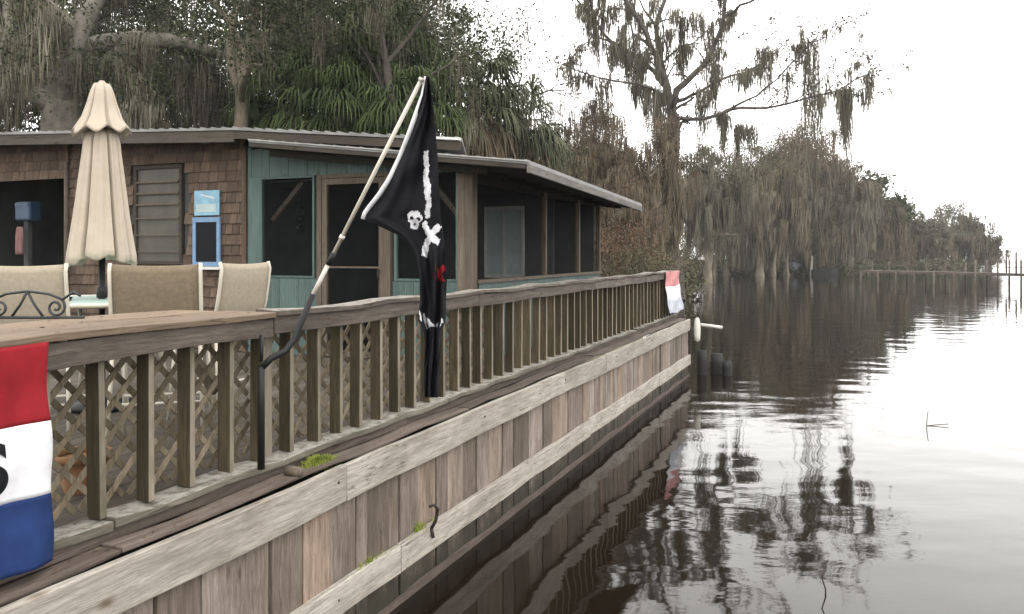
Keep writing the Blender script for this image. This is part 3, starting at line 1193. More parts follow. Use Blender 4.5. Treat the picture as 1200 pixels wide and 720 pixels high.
def chair(name, label, slingmat, x, y, rz):
    """tall sling chair; local +y is the way it faces, back at -y"""
    t = thing(name, label, 'chair', (0, 0, 0), group='tall patio chairs round the umbrella table')
    mb = MB()
    vs, fs = [], []
    prof = [(-.25, 1.245), (-.262, 1.262), (-.275, 1.26), (-.285, 1.22), (-.27, 1.1), (-.245, .95), (-.22, .83), (-.19, .775), (-.1, .745), (.05, .735), (.2, .75), (.235, .735)]
    for (yy, z) in prof[3:8]:
        pass
    def sheet(pr):
        mb = MB()
        vs, fs = [], []
        nx = 8
        for (yy, z) in pr:
            for i in range(nx + 1):
                s = -1 + 2 * i / nx
                vs.append((s * .275, yy - .02 * (1 - s * s), z - .012 * (1 - s * s)))
        for a in range(len(pr) - 1):
            for i in range(nx):
                b = a * (nx + 1) + i
                fs.append((b, b + 1, b + nx + 2, b + nx + 1))
        mb.add(vs, fs, .5, True)
        return mb
    o = build(sheet(prof[:8]), 'backrest', slingmat, t)
    m_ = o.modifiers.new("thick", 'SOLIDIFY'); m_.thickness = .008
    o = build(sheet(prof[7:]), 'seat', slingmat, t)
    m_ = o.modifiers.new("thick", 'SOLIDIFY'); m_.thickness = .008
    for s in (-1, 1):
        mb = MB()
        mb.tube([(s * .29, -.27, 1.275), (s * .29, -.287, 1.22), (s * .29, -.272, 1.1), (s * .29, -.247, .95), (s * .29, -.21, .80), (s * .29, -.1, .74), (s * .29, .2, .745), (s * .29, .245, .72)], .014, 8)
        build(mb, 'side_frame', M['frame'], t)
        for yy in (-1, 1):
            mb = MB()
            mb.tube([(s * .28, yy * .2 - .02, .745), (s * .31, yy * .26 - .02, .0)], .014, 8)
            build(mb, 'leg', M['frame'], t)
    mb = MB()
    mb.tube([(-.29, .16, .3), (.29, .16, .3)], .012, 8)
    build(mb, 'stretcher', M['frame'], t)
    mb = MB()
    mb.tube([(-.29, -.22, .3), (.29, -.22, .3)], .012, 8)
    build(mb, 'stretcher', M['frame'], t)
    t.location = (x, y, DZ)
    t.rotation_euler = (0, 0, rz)
    return t


chair('patio_chair', 'beige sling chair behind the wrought iron rack at the left end', M['sling'], -3.36, 5.75, R(8))
chair('patio_chair', 'brown sling chair seen from behind between the umbrella and the sign', M['slingdark'], -2.52, 5.85, R(14))
chair('patio_chair', 'pale sling chair turned sideways in front of the teal corner', M['sling'], -2.44, 6.75, R(68))

# wrought iron scroll rack on the counter
p0 = L(-2.72, 4.55)
ir = thing('scroll_rack', 'dark wrought iron rack with scrolls standing on the counter board', 'rack', (p0[0], p0[1], 2.232), True)


def spiral(cx, cz, r, turns, start, flip=1):
    pts = []
    n = int(26 * turns)
    for i in range(n + 1):
        t = i / n
        a = start + flip * t * turns * 2 * math.pi
        rr = r * (1 - .8 * t)
        pts.append((cx + rr * math.cos(a), cz + rr * math.sin(a)))
    return pts


def irn(pts2, rr=.008):
    # direction across the view: mostly world x
    return [(p0[0] + .37 * (x), p0[1] - .93 * (x), 2.232 + z) for x, z in pts2]


mb = MB()
for cx, fl in ((-.16, 1), (.16, -1)):
    mb.tube(irn(spiral(cx, .065, .058, 1.6, math.pi / 2, fl)), .0075, 7)
mb.tube(irn([(-.30, .02), (-.24, .09), (-.12, .14), (0, .155), (.12, .14), (.2, .11), (.26, .15), (.30, .13)]), .008, 7)
mb.tube(irn([(0, .155), (-.04, .08), (-.09, .01)]), .0075, 7)
mb.tube(irn([(0, .155), (.04, .08), (.09, .01)]), .0075, 7)
build(mb, 'scrollwork', M['iron'], ir)
mb = MB()
mb.tube(irn([(-.32, .008), (.32, .008)]), .009, 7)
build(mb, 'bottom_bar', M['iron'], ir)

# small black ashtray on the table
mb = MB()
mb.lathe([(.01, 2.207), (.07, 2.207), (.085, 2.235), (.075, 2.236), (.06, 2.215), (.01, 2.215)], 18, (-3.75, 6.75))
tag(build(mb, 'ashtray', M['black'], base=(-3.75, 6.75, 2.205)), 'small round black dish on the mint tabletop', 'dish')

# terracotta pots behind the lattice
for i, (px, yy, h, lab) in enumerate(((96, 4.6, .22, 'orange terracotta pot behind the lattice next to the striped flag'),)):
    x = (px - 600) / 950 * yy
    pt = thing('flower_pot', lab, 'flower pot', (x, yy, DZ))
    mb = MB()
    mb.lathe([(.09, DZ), (.14, DZ + h * .85), (.13, DZ + h * .84), (.02, DZ + h * .8)], 20, (x, yy), cap=False)
    build(mb, 'pot', M['terracotta'], pt)
    mb = MB()
    mb.lathe([(.14, DZ + h * .8), (.16, DZ + h * .81), (.16, DZ + h), (.14, DZ + h), (.135, DZ + h * .86)], 20, (x, yy))
    build(mb, 'rim', M['terracotta'], pt)

# ================================================================== FLAGS
# flagpole leaning out from the railing
def FP(px, py, Y):
    return Vector(((px - 600) / 950 * Y, Y, 2.6 + (297 - py) / 950 * Y))


fpz = FP(306, 548, 4.84)
fp = thing('flagpole', 'leaning white flagpole in a bent black pipe bracket on the railing', 'flagpole', tuple(fpz))
A0, A1 = FP(362, 355, 4.98), FP(493, 95, 4.70)
def along(t):
    return A0 + (A1 - A0) * t
mb = MB()
mb.tube([FP(306, 550, 4.80), FP(306, 470, 4.80), FP(306, 430, 4.80)], .022, 12)
mb.tube([FP(306, 432, 4.80), FP(318, 420, 4.82), FP(334, 412, 4.86), FP(345, 398, 4.90), FP(352, 380, 4.94), along(.04)], .02, 12)
mb.tube([FP(306, 424, 4.82), FP(307, 400, 4.84), FP(306, 394, 4.9)], .012, 8)
build(mb, 'bracket', M['black'], fp)
mb = MB()
mb.tube([along(-.01), along(.185)], .0135, 12)
build(mb, 'lower_pole', M['pole'], fp)
mb = MB()
mb.tube([along(.18), along(.235)], .017, 12)
build(mb, 'joint', M['black'], fp)
mb = MB()
mb.tube([along(.23), along(1.0)], .012, 12)
build(mb, 'upper_pole', M['tanpole'], fp)
mb = MB()
mb.tube([along(1.0), along(1.012)], .017, 12)
build(mb, 'ring', M['pole'], fp)
mb = MB()
mb.tube([along(.30), along(.315)], .017, 12)
build(mb, 'ring', M['pole'], fp)

# pirate flag: hangs from the pole top, gathered into a long tail.  Rows: (drop, left edge, right edge) in metres, x across, from the top
PX = 4.72 / 950
rows = [(90, 499, 503), (112, 495, 506), (135, 487, 509), (160, 478, 511), (185, 468, 513), (210, 456, 514), (230, 443, 515), (246, 430, 516), (256, 423, 517),
        (266, 446, 518), (274, 464, 519), (284, 478, 520), (296, 487, 521), (310, 490, 523), (325, 492, 524), (340, 492, 523), (355, 493, 522), (368, 490, 523),
        (378, 492, 521), (388, 497, 517), (405, 498, 516), (430, 497, 515), (450, 497, 514), (466, 498, 513)]
ry = np.array([r[0] for r in rows], float)
rl_ = np.array([r[1] for r in rows], float)
rr_ = np.array([r[2] for r in rows], float)


def flag_pt(x, y, lift=0.0):
    """point of the cloth at pixel-like cloth coordinates, folds included"""
    a, b = np.interp(y, ry, rl_), np.interp(y, ry, rr_)
    s = (x - a) / max(b - a, 1)
    Y = 4.70 + .20 * max(0.0, (500 - x) / 80) * (1 if y < 300 else .5) - .02
    tight = np.clip((y - 250) / 80, 0, 1)
    amp = .014 + .04 * s * (1 - tight) + .022 * tight
    Y += amp * math.sin(s * (9 + 5 * tight) + y * .012) - lift
    Y += (.012 + .01 * tight) * math.sin(s * 23 + y * .03 + 1.7 * math.sin(y * .045)) + .010 * math.sin(y * .11 + s * 6) * min(1, (y - 90) / 80)
    return FP(x, y, Y)


fl = thing('pirate_flag', 'black skull and crossbones flag hanging limp from the leaning white pole', 'flag', tuple(FP(500, 92, 4.7)))
NS, NT = 40, 120
mb = MB()
vs, fs = [], []
for i in range(NT + 1):
    y = 90 + (466 - 90) * i / NT
    a, b = np.interp(y, ry, rl_), np.interp(y, ry, rr_)
    for j in range(NS + 1):
        vs.append(flag_pt(a + (b - a) * j / NS, y))
for i in range(NT):
    for j in range(NS):
        b = i * (NS + 1) + j
        fs.append((b, b + 1, b + NS + 2, b + NS + 1))
mb.add(vs, fs, .5, True)
o = build(mb, 'cloth', M['blackcloth'], fl)
m_ = o.modifiers.new("thick", 'SOLIDIFY'); m_.thickness = .0025
mb = MB()
mb.tube([flag_pt(np.interp(y, ry, rl_) + .3, y) for y in np.linspace(90, 257, 24)], [.011 + .004 * min(1, i / 6) for i in range(24)], 8)
build(mb, 'hoist_hem', M['whitecloth'], fl)


def patch(mb, poly, lift=.012, res=3.0, rag=.5):
    """fill a polygon drawn on the cloth with a grid that follows the folds"""
    xs = [p[0] for p in poly]
    ys = [p[1] for p in poly]
    def inside(x, y):
        c = False
        for (x0, y0), (x1, y1) in zip(poly, poly[1:] + poly[:1]):
            if (y0 > y) != (y1 > y) and x < (x1 - x0) * (y - y0) / (y1 - y0) + x0:
                c = not c
        return c
    vs, fs, idx = [], [], {}
    def vid(i, j):
        if (i, j) not in idx:
            idx[(i, j)] = len(vs)
            vs.append(flag_pt(min(xs) + i * res, min(ys) + j * res, lift))
        return idx[(i, j)]
    for i in range(int((max(xs) - min(xs)) / res) + 1):
        for j in range(int((max(ys) - min(ys)) / res) + 1):
            X_, Y_ = min(xs) + (i + .5) * res, min(ys) + (j + .5) * res
            if inside(X_ + rag * (1.1 * math.sin(Y_ * .31) + .9 * math.sin(Y_ * .77 + X_ * .4) + .6 * math.sin(Y_ * 1.9 + X_)), Y_ + rag * (1.2 * math.sin(X_ * .9 + 1) + .8 * math.sin(X_ * 2.1 + Y_ * .6))):
                fs.append((vid(i, j), vid(i + 1, j), vid(i + 1, j + 1), vid(i, j + 1)))
    if fs:
        mb.add(vs, fs, .5, True)


mb = MB()
circ = [(486 + 8.8 * math.cos(a), 255 + 8 * math.sin(a)) for a in np.linspace(0, 6.2, 24)]
patch(mb, circ, res=1.0)
patch(mb, [(480, 260), (491, 261), (490, 269), (482, 268)], res=1.0)
sk = build(mb, 'skull', M['flagprint'], fl)
mb = MB()
for c in ((482, 256), (490, 257)):
    patch(mb, [(c[0] + 2.5 * math.cos(a), c[1] + 2.3 * math.sin(a)) for a in np.linspace(0, 6.2, 12)], .016, .5, .5)
patch(mb, [(486, 260), (488, 264), (484, 264)], .016, .6)
build(mb, 'eye_sockets', M['blackcloth'], sk)
mb = MB()
patch(mb, [(496, 178), (501, 176), (503, 190), (502, 205), (505, 222), (505, 240), (504, 256), (498, 256), (499, 236), (496, 214), (497, 196)], res=.6)
for poly in ([(494, 262), (499, 258), (507, 276), (502, 281)], [(513, 261), (518, 267), (507, 279), (502, 274)], [(506, 274), (516, 281), (513, 288), (502, 280)], [(500, 276), (507, 279), (499, 302), (493, 299)]):
    patch(mb, poly, res=.6)
build(mb, 'crossbones', M['flagprint'], fl)
mb = MB()
patch(mb, [(510, 310), (515, 316), (521, 309), (522, 316), (517, 322), (522, 329), (516, 330), (513, 325), (510, 331)], res=1.0)
build(mb, 'red_mark', M['redcloth'], fl)
mb = MB()
patch(mb, [(491, 364), (497, 368), (504, 376), (510, 383), (516, 371), (520, 377), (514, 384), (506, 382), (500, 387), (493, 376)], res=1.0)
build(mb, 'white_fringe', M['flagprint'], fl)


def striped_flag(name, label, u1, width, height, v, ztop, mats, text, seed, drape=.032):
    rng = random.Random(seed)
    t = thing(name, label, 'flag', (u1, v, ztop), True, group='striped flags hung over the railing')
    nx, nz = 60, 48
    ph = rng.uniform(0, 6)
    def pos(s, q):                                   # s 0..1 along wall, q 0..1 down
        u = u1 - width * (1 - s)
        z = ztop - height * q - .02 * math.sin(s * 7 + ph) * q - .012 * math.sin(s * 3.1) * (1 - q)
        vv = v - drape * (.3 + q) * (.5 + .5 * math.sin(s * 15 + ph + q * 2.3)) - .012 * math.sin(s * 31 + q * 5 + ph) * (.3 + q) - .01 * math.sin(q * 14 + s * 8) - .05 * q * q
        return (u, vv, z)
    for k, (nm, a, b) in enumerate((('red_stripe', 0, .36), ('white_stripe', .36, .69), ('blue_stripe', .69, 1))):
        mb = MB()
        vs, fs = [], []
        for j in range(nz // 3 + 1):
            q = a + (b - a) * j / (nz // 3)
            for i in range(nx + 1):
                vs.append(pos(i / nx, q))
        for j in range(nz // 3):
            for i in range(nx):
                c = j * (nx + 1) + i
                fs.append((c, c + 1, c + nx + 2, c + nx + 1))
        mb.add(vs, fs, .5, True)
        o = build(mb, nm, mats[k], t)
        m_ = o.modifiers.new("thick", 'SOLIDIFY'); m_.thickness = .002
        if text and k == 1:
            cu = bpy.data.curves.new('letter', 'FONT')
            cu.body = text
            cu.size = .30
            cu.extrude = .001
            cu.offset = .008
            cu.align_x = 'RIGHT'
            tmp = bpy.data.objects.new('tmp_letter', cu)
            col.objects.link(tmp)
            dg = bpy.context.evaluated_depsgraph_get()
            tm = bpy.data.meshes.new_from_object(tmp.evaluated_get(dg))
            bpy.data.objects.remove(tmp)
            tmb = MB()
            vs = []
            for vv in tm.vertices:
                s = 1 - (.205 - vv.co.x) / width
                q = .36 + .33 * .5 + (.105 - vv.co.y) / height
                P_ = pos(s, q)
                vs.append((P_[0], P_[1] - .005 - vv.co.z, P_[2]))
            tmb.add(vs, [tuple(pl.vertices) for pl in tm.polygons], .5)
            build(tmb, 'letter', M['slate'], o)
    return t


striped_flag('striped_flag', 'red white and blue flag with black letter hung over the railing at the left edge', 3.92, 1.5, .96, -.10, 2.21,
             (M['redcloth'], M['whitecloth'], M['bluecloth']), 'S', 2)
striped_flag('striped_flag', 'small faded pink and white flag at the far end of the railing', 18.7, 1.35, .85, -.10, 2.24,
             (M['pinkcloth'], M['whitecloth'], M['palecloth']), None, 5)

# fallen leaves and bits of moss on the ledge, the bottom rail and the counter
rng = np.random.default_rng(55)
V, Q, Rn = [], [], []
for i in range(420):
    u = 2.2 + 16 * rng.uniform() ** 1.4
    k = rng.uniform()
    if k < .6:
        v, z = rng.uniform(-.235, -.11), 1.219
    elif k < .85:
        v, z = rng.uniform(-.085, .09), 1.313
    else:
        u, v, z = rng.uniform(2.4, 5.4), rng.uniform(-.05, .6), 2.237
    a = rng.uniform(0, 6.28)
    s_ = rng.uniform(.007, .02)
    k0 = len(V)
    for c_, w_ in ((1, 0), (0, .4), (-1, 0), (0, -.4)):
        p_ = W(u + s_ * (c_ * math.cos(a) - w_ * math.sin(a)), v + s_ * (c_ * math.sin(a) + w_ * math.cos(a)), z + rng.uniform(0, .006))
        V.append(tuple(p_))
    Q.append((k0, k0 + 1, k0 + 2, k0 + 3))
    Rn.append(rng.uniform())
o = build_np('fallen_leaves', np.array(V), np.array(Q), Rn, M['rustleaf'], base=tuple(W(6, -.1, 1.22)))
o['kind'] = 'stuff'
o['label'] = 'fallen leaves and bits of moss on the ledge and railing'

# ================================================================== END OF THE WALL
fe = thing('dock_fender', 'white foam fender hanging at the far end of the seawall', 'fender', (18.75, -.46, .75), True)
mb = MB()
mb.lathe([(.02, 1.24), (.05, 1.20), (.06, 1.12), (.072, 1.0), (.068, .85), (.06, .76), (.02, .73)], 18, (18.75, -.48))
build(mb, 'body', M['foam'], fe)
mb = MB()
mb.tube([(18.75, -.48, 1.24), (18.74, -.36, 1.26), (18.7, -.2, 1.22)], .012, 6)
build(mb, 'rope', M['rust'], fe)
mb = MB()
mb.tube([(18.9, -.5, 1.08), (18.9, -.98, 1.03)], .035, 12)
tag(build(mb, 'plastic_pipe', M['foam'], base=(18.9, -.5, 1.08), wall=True), 'short white plastic pipe sticking out over the water beside the fender', 'pipe')
for i, (u, v, h, r, lab) in enumerate(((18.95, -.55, .52, .11, 'dark wet piling stub in the water at the far end of the seawall'), (19.35, -.80, .42, .14, 'dark broad piling in the water beyond the fender'), (19.1, -1.05, .30, .11, 'dark low piling stub farthest out from the seawall end'))):
    mb = MB()
    mb.tube([(u, v, -1.2), (u + .02, v, h * .6), (u + .03, v + .01, h)], [r, r * .95, r * .85], 12)
    o = build(mb, 'piling', M['rubber'], base=(u, v, 0), wall=True)
    tag(o, lab, 'piling', 'dark pilings at the end of the seawall')

# a twig standing in the open water
def twig(x, y, pts, label, r=.008):
    mb = MB()
    for pl in pts:
        mb.tube([(x + a, y + b, c) for a, b, c in pl], [r * (1 - .5 * i / len(pl)) for i in range(len(pl))], 6)
    tag(build(mb, 'twig', M['rust'], base=(x, y, 0)), label, 'twig')


twig((1086 - 600) / 950 * 12.2, 12.2, [[(0, 0, -.3), (0, 0, .05), (.02, 0, .22)], [(.0, 0, .0), (.14, .02, .012), (.33, 0, .03)]], 'thin bare twig poking out of the open pale water')
twig((966 - 600) / 950 * 6.2, 6.2, [[(0, 0, -.3), (.01, 0, .03), (-.02, 0, .12), (.01, 0, .19)]], 'crooked dark twig standing in the water near the bottom edge', .007)

# ================================================================== TREES
def unit(v):
    return v / (np.linalg.norm(v) + 1e-9)


def leaf_cloud(rng, C, n, size, flat=.6, sig=.5):
    """n little quads scattered round the centres C"""
    c = C[rng.integers(0, len(C), n)] + rng.normal(0, sig, (n, 3)) * np.array([1, 1, .8])
    a = rng.normal(0, 1, (n, 3))
    a /= np.linalg.norm(a, axis=1)[:, None]
    b = rng.normal(0, 1, (n, 3))
    b -= a * (a * b).sum(1)[:, None]
    b /= np.linalg.norm(b, axis=1)[:, None]
    s = size * rng.uniform(.5, 1.5, n)[:, None]
    V = np.stack([c - a * s, c - b * s * .45, c + a * s, c + b * s * .45], 1).reshape(-1, 3)
    Q = np.arange(4 * n).reshape(-1, 4)
    return V, Q, rng.uniform(0, 1, n)


def moss_strands(rng, C, per, length, width, spread, minz=.3, seg=4):
    """hanging tassels: PER thin wavy ribbons under every point of C"""
    n = len(C) * per
    off = rng.normal(0, 1, (n, 3)) * np.array([1, 1, .35])
    rad2 = (off[:, :2] ** 2).sum(1)
    L_ = np.repeat(length * rng.lognormal(-.15, .5, len(C)), per) * rng.uniform(.45, 1.05, n) * np.exp(-rad2 * .28)
    c = np.repeat(C, per, 0) + off * spread * np.repeat(rng.uniform(.6, 1.5, len(C)), per)[:, None]
    L_ = np.minimum(L_, np.maximum(c[:, 2] - minz, .1))
    tone = np.clip(np.repeat(rng.uniform(0, 1, len(C)), per) * .7 + rng.uniform(0, .35, n), 0, 1)
    ang = rng.uniform(0, math.pi, n)
    d = np.stack([np.cos(ang), np.sin(ang), np.zeros(n)], 1)
    wv = width * rng.uniform(.5, 1.4, n)
    ph = rng.uniform(0, 6.28, n)
    Vs = []
    lean = rng.normal(0, .05, (n, 2))
    for k in range(seg + 1):
        t = k / seg
        p = c.copy()
        p[:, 2] -= L_ * t
        p[:, 0] += L_ * (lean[:, 0] * t + .025 * np.sin(ph + t * 5))
        p[:, 1] += L_ * (lean[:, 1] * t + .025 * np.cos(ph * 1.3 + t * 5))
        prof = (.45 + 1.3 * t) if t < .4 else (.97 * (1 - t) / .6 + .06)
        h = d * (wv * prof)[:, None]
        Vs += [p - h, p + h]
    V = np.stack(Vs, 1).reshape(-1, 3)           # per strand 2(seg+1) verts
    m = 2 * (seg + 1)
    base = (np.arange(n) * m)[:, None]
    Q = np.concatenate([(base + np.array([2 * k, 2 * k + 1, 2 * k + 3, 2 * k + 2])[None]) for k in range(seg)], 0)
    return V, Q, np.tile(tone, seg)


def grow(rng, p, d, length, r, depth, maxd, tubes, pts, up=.05, wander=.22, ang=(.45, .95), kids=(2, 4), shrink=(.55, .78)):
    n = 5
    P, Rr = [p.copy()], [r]
    dd = d.copy()
    for i in range(n):
        dd = unit(dd + rng.normal(0, wander, 3) + np.array([0, 0, up]))
        p = p + dd * length / n
        P.append(p.copy())
        Rr.append(r * (1 - .5 * (i + 1) / n))
    tubes.append((P, Rr))
    if depth >= maxd - 1:
        pts += P[1:]
    if depth < maxd:
        for k in range(rng.integers(kids[0], kids[1] + 1)):
            f = rng.uniform(.35, 1.0)
            i = min(n, max(1, int(round(f * n))))
            q = P[i]
            a = rng.uniform(*ang)
            e = unit(np.cross(dd, rng.normal(0, 1, 3)))
            nd = unit(dd * math.cos(a) + e * math.sin(a))
            grow(rng, q, nd, length * rng.uniform(*shrink), max(.012, Rr[i] * .62), depth + 1, maxd, tubes, pts, up, wander, ang, kids, shrink)


def emit_tree(name, label, base, tubes, barkmat, leaf=None, moss=None, cat='tree', group=None, min_r=0.0):
    t = thing(name, label, cat, base, group=group)
    mb = MB()
    for P, Rr in tubes:
        mb.tube(P, Rr, 10 if Rr[0] > .2 else (6 if Rr[0] > .05 else 4), cap=False)
    build(mb, 'trunk', barkmat, t)
    if leaf is not None:
        build_np('crown', *leaf[:3], leaf[3], t)
    if moss is not None:
        build_np('moss', *moss[:3], moss[3], t)
    return t


def tree(name, label, x, y, H, spread, trunk_r, seed, leafn=6000, leafsz=.12, leafmat='oakleaf', mossn=150, mosslen=1.6, mossper=14, mosswid=.03, mossmat='moss',
         barkmat='bark', bole=.35, lean=(0, 0), maxd=3, lsig=.6, z0=.7, up=.05, kids0=5, group=None):
    rng = np.random.default_rng(seed)
    base = (x, y, z0)
    tubes, pts = [], []
    b = np.array([x, y, z0 - .3])
    top = np.array([x + lean[0], y + lean[1], z0 + H * bole])
    P = [b + (top - b) * t + np.array([rng.normal(0, .08), rng.normal(0, .08), 0]) * min(1, t * 3) for t in np.linspace(0, 1, 6)]
    tubes.append((P, [trunk_r * 1.35, trunk_r * 1.05, trunk_r, trunk_r * .95, trunk_r * .9, trunk_r * .85]))
    for k in range(kids0):
        a = 2 * math.pi * (k + rng.uniform(-.3, .3)) / kids0
        el = rng.uniform(.35, 1.2)
        d = np.array([math.cos(a) * math.cos(el), math.sin(a) * math.cos(el), math.sin(el)])
        Lg = (spread * .62 if el < .8 else H * (1 - bole) * .55) * rng.uniform(.8, 1.15)
        st = P[-1] if k % 2 == 0 else P[-2]
        grow(rng, st, d, Lg, trunk_r * .5, 1, maxd, tubes, pts, up)
    C = np.array(pts)
    leaf = moss = None
    if leafn:
        V, Q, r = leaf_cloud(rng, C, leafn, leafsz, sig=lsig)
        leaf = (V, Q, r, M[leafmat])
    if mossn:
        V, Q, r = moss_strands(rng, C[rng.integers(0, len(C), mossn)], mossper, mosslen, mosswid, .22)
        moss = (V, Q, r, M[mossmat])
    return emit_tree(name, label, base, tubes, M[barkmat], leaf, moss, group=group)


def at(px, Y):
    return (px - 600) / 950 * Y


# --- behind the house
tree('live_oak', 'massive grey oak behind the left end of the house with long moss', at(66, 23), 23, 13, 9, .62, 11, leafn=42000, leafsz=.05, mossn=620, mosslen=2.0, mossper=34,
     mosswid=.013, bole=.58, lean=(.1, .3), kids0=8, lsig=.55, up=-.02)
tree('live_oak', 'tall slender pale trunked oak behind the roof between the umbrella and the palms', at(283, 25), 25, 15, 7.5, .24, 12, leafn=60000, leafsz=.05, mossn=170, mosslen=1.3, mossper=24,
     mosswid=.012, barkmat='palebark', bole=.55, kids0=6, lsig=.55, up=0)
tree('live_oak', 'dark leafy oak filling the gap behind the pale slender trunk', at(175, 33), 33, 13, 9, .4, 13, leafn=60000, leafsz=.06, mossn=150, mosslen=1.6, mossper=22, mosswid=.016, bole=.48, kids0=7, up=0)
tree('live_oak', 'dark leafy oak behind the palms over the teal porch', at(420, 36), 36, 16, 9, .4, 14, leafn=90000, leafsz=.065, mossn=120, mosslen=1.6, mossper=22, mosswid=.016, bole=.35, kids0=7, up=0)
tree('live_oak', 'shadowy oak crowding the left edge of the picture', at(-60, 30), 30, 14, 9, .5, 15, leafn=44000, leafsz=.065, mossn=320, mosslen=1.9, mossper=24, mosswid=.016, bole=.3, kids0=7)
tree('cedar_tree', 'greyish green bushy cedar at the right end of the trees above the porch', at(628, 33), 33, 7.0, 2.3, .16, 16, leafn=40000, leafsz=.055, leafmat='cedarleaf', mossn=50, mosslen=1.0, mossper=20,
     mosswid=.012, mossmat='brownmoss', barkmat='palebark', bole=.3, kids0=8, lsig=.4, up=.12)
tree('bare_tree', 'bare twiggy tree rising behind the cedar against the white sky', at(610, 38), 38, 15.5, 5, .14, 17, leafn=0, mossn=14, mosslen=1.2, mossper=12, mosswid=.014, barkmat='cypressbark', bole=.5, kids0=6, maxd=4, up=.02)


tree('live_oak', 'slim mossy oak rising among the palms with grey moss hanging over their fronds', at(455, 22.3), 22.3, 11.5, 6.0, .13, 18, leafn=16000, leafsz=.045, mossn=110, mosslen=1.3, mossper=22,
     mosswid=.011, barkmat='cypressbark', bole=.62, kids0=6, lsig=.5, up=.02)


def palm(label, x, y, H, seed, nf=34, skirt=14, lean=(0, 0), size=1.0, leafmat='palmleaf'):
    rng = np.random.default_rng(seed)
    t = thing('cabbage_palm', label, 'palm tree', (x, y, .7), group='cabbage palms behind the house')
    top = np.array([x + lean[0], y + lean[1], .7 + H])
    b = np.array([x, y, .5])
    mb = MB()
    P = [b + (top - b) * s + np.array([lean[0] * .2 * math.sin(s * 3), 0, 0]) for s in np.linspace(0, 1, 9)]
    mb.tube(P, [.2, .17, .16, .16, .16, .17, .19, .22, .16], 10)
    for i in range(40):
        s = rng.uniform(.55, .98)
        p = b + (top - b) * s
        a = rng.uniform(0, 6.28)
        mb.beam(p + np.array([.14 * math.cos(a), .14 * math.sin(a), 0]), p + np.array([.34 * math.cos(a), .34 * math.sin(a), .25]), .06, .025)
    build(mb, 'trunk', M['palmbark'], t)
    for nm, cnt, mat, el0, el1 in (('crown', nf, leafmat, -.75, 1.1), ('dead_skirt', skirt, 'deadfrond', -1.35, -.75)):
        V, Q, Rn = [], [], []
        for i in range(cnt):
            a = rng.uniform(0, 6.28)
            el = rng.uniform(el0, el1)
            d = np.array([math.cos(a) * math.cos(el), math.sin(a) * math.cos(el), math.sin(el)])
            pl = rng.uniform(.8, 1.25) * size
            hub = top + d * pl + np.array([0, 0, -.18 * pl])
            side = unit(np.cross(d, [0, 0, 1]))
            upv = np.cross(side, d)
            # petiole
            k = len(V)
            wv = side * .018
            V += [top - wv, top + wv, hub + wv, hub - wv]
            Q.append((k, k + 1, k + 2, k + 3))
            tone = rng.uniform(0, 1)
            Rn.append(tone)
            nl = 26
            for j in range(nl):
                th = -1.9 + 3.8 * j / (nl - 1)
                ld = unit(d * math.cos(th) + side * math.sin(th) + upv * rng.normal(0, .12))
                ln = rng.uniform(.75, 1.0) * size * (1.0 - .25 * abs(th) / 1.9)
                p1 = hub + ld * ln * .55 + np.array([0, 0, -.05])
                p2 = hub + ld * ln * .82 + np.array([0, 0, -.36 * ln])
                p3 = hub + ld * ln * .9 + np.array([0, 0, -.78 * ln])
                wd = unit(np.cross(ld, [rng.normal(0, .4), rng.normal(0, .4), 1.0])) * .024 * size
                k = len(V)
                V += [hub - wd * .4, hub + wd * .4, p1 + wd, p1 - wd, p2 + wd * .7, p2 - wd * .7, p3 + wd * .1, p3 - wd * .1]
                Q += [(k, k + 1, k + 2, k + 3), (k + 3, k + 2, k + 4, k + 5), (k + 5, k + 4, k + 6, k + 7)]
                tn = min(1, max(0, tone * .6 + rng.uniform(0, .4)))
                Rn += [tn] * 3
        build_np(nm, np.array(V), np.array(Q), Rn, M[mat], t)
    return t


palm('cabbage palm with bright drooping green fronds above the flagpole base', at(398, 23.5), 23.5, 6.3, 21, 46, 12, size=1.05)
palm('cabbage palm with green fronds right behind the flagpole top', at(484, 23), 23, 6.2, 22, 46, 14, size=1.05)
palm('taller shaggy cabbage palm with dark fronds above the other palms', at(440, 25), 25, 8.3, 23, 60, 24, size=1.25)
palm('cabbage palm with grey dead fronds right of the flagpole top', at(556, 26), 26, 7.2, 24, 44, 34, size=1.15, leafmat='cedarleaf')
palm('rightmost cabbage palm with dull fronds against the white sky', at(606, 28), 28, 6.7, 26, 34, 30, size=1.1, leafmat='cedarleaf')
palm('dull cabbage palm left of the bright fronds above the porch roof', at(345, 26), 26, 7.2, 25, 44, 18, size=1.15)


def shrub(name, label, x, y, H, rad, seed, leafmat, n=5000, sz=.09, cat='shrub', group=None, z0=.7):
    rng = np.random.default_rng(seed)
    tubes, pts = [], []
    for k in range(7):
        a = rng.uniform(0, 6.28)
        d = unit(np.array([math.cos(a) * .6, math.sin(a) * .6, 1.0]))
        grow(rng, np.array([x, y, z0 - .15]), d, H * .55, .04, 1, 2, tubes, pts, .05)
    C = np.array(pts)
    C = np.concatenate([C, np.stack([x + rng.normal(0, rad * .5, 120), y + rng.normal(0, rad * .5, 120), z0 + rng.uniform(.05, .85, 120) * H], 1)])
    V, Q, r = leaf_cloud(rng, C, n, sz, sig=.28)
    t = thing(name, label, cat, (x, y, z0), group=group)
    mb = MB()
    for P, Rr in tubes:
        mb.tube(P, Rr, 5, cap=False)
    build(mb, 'stem', M['bark'], t)
    build_np('foliage', V, Q, r, M[leafmat], t)


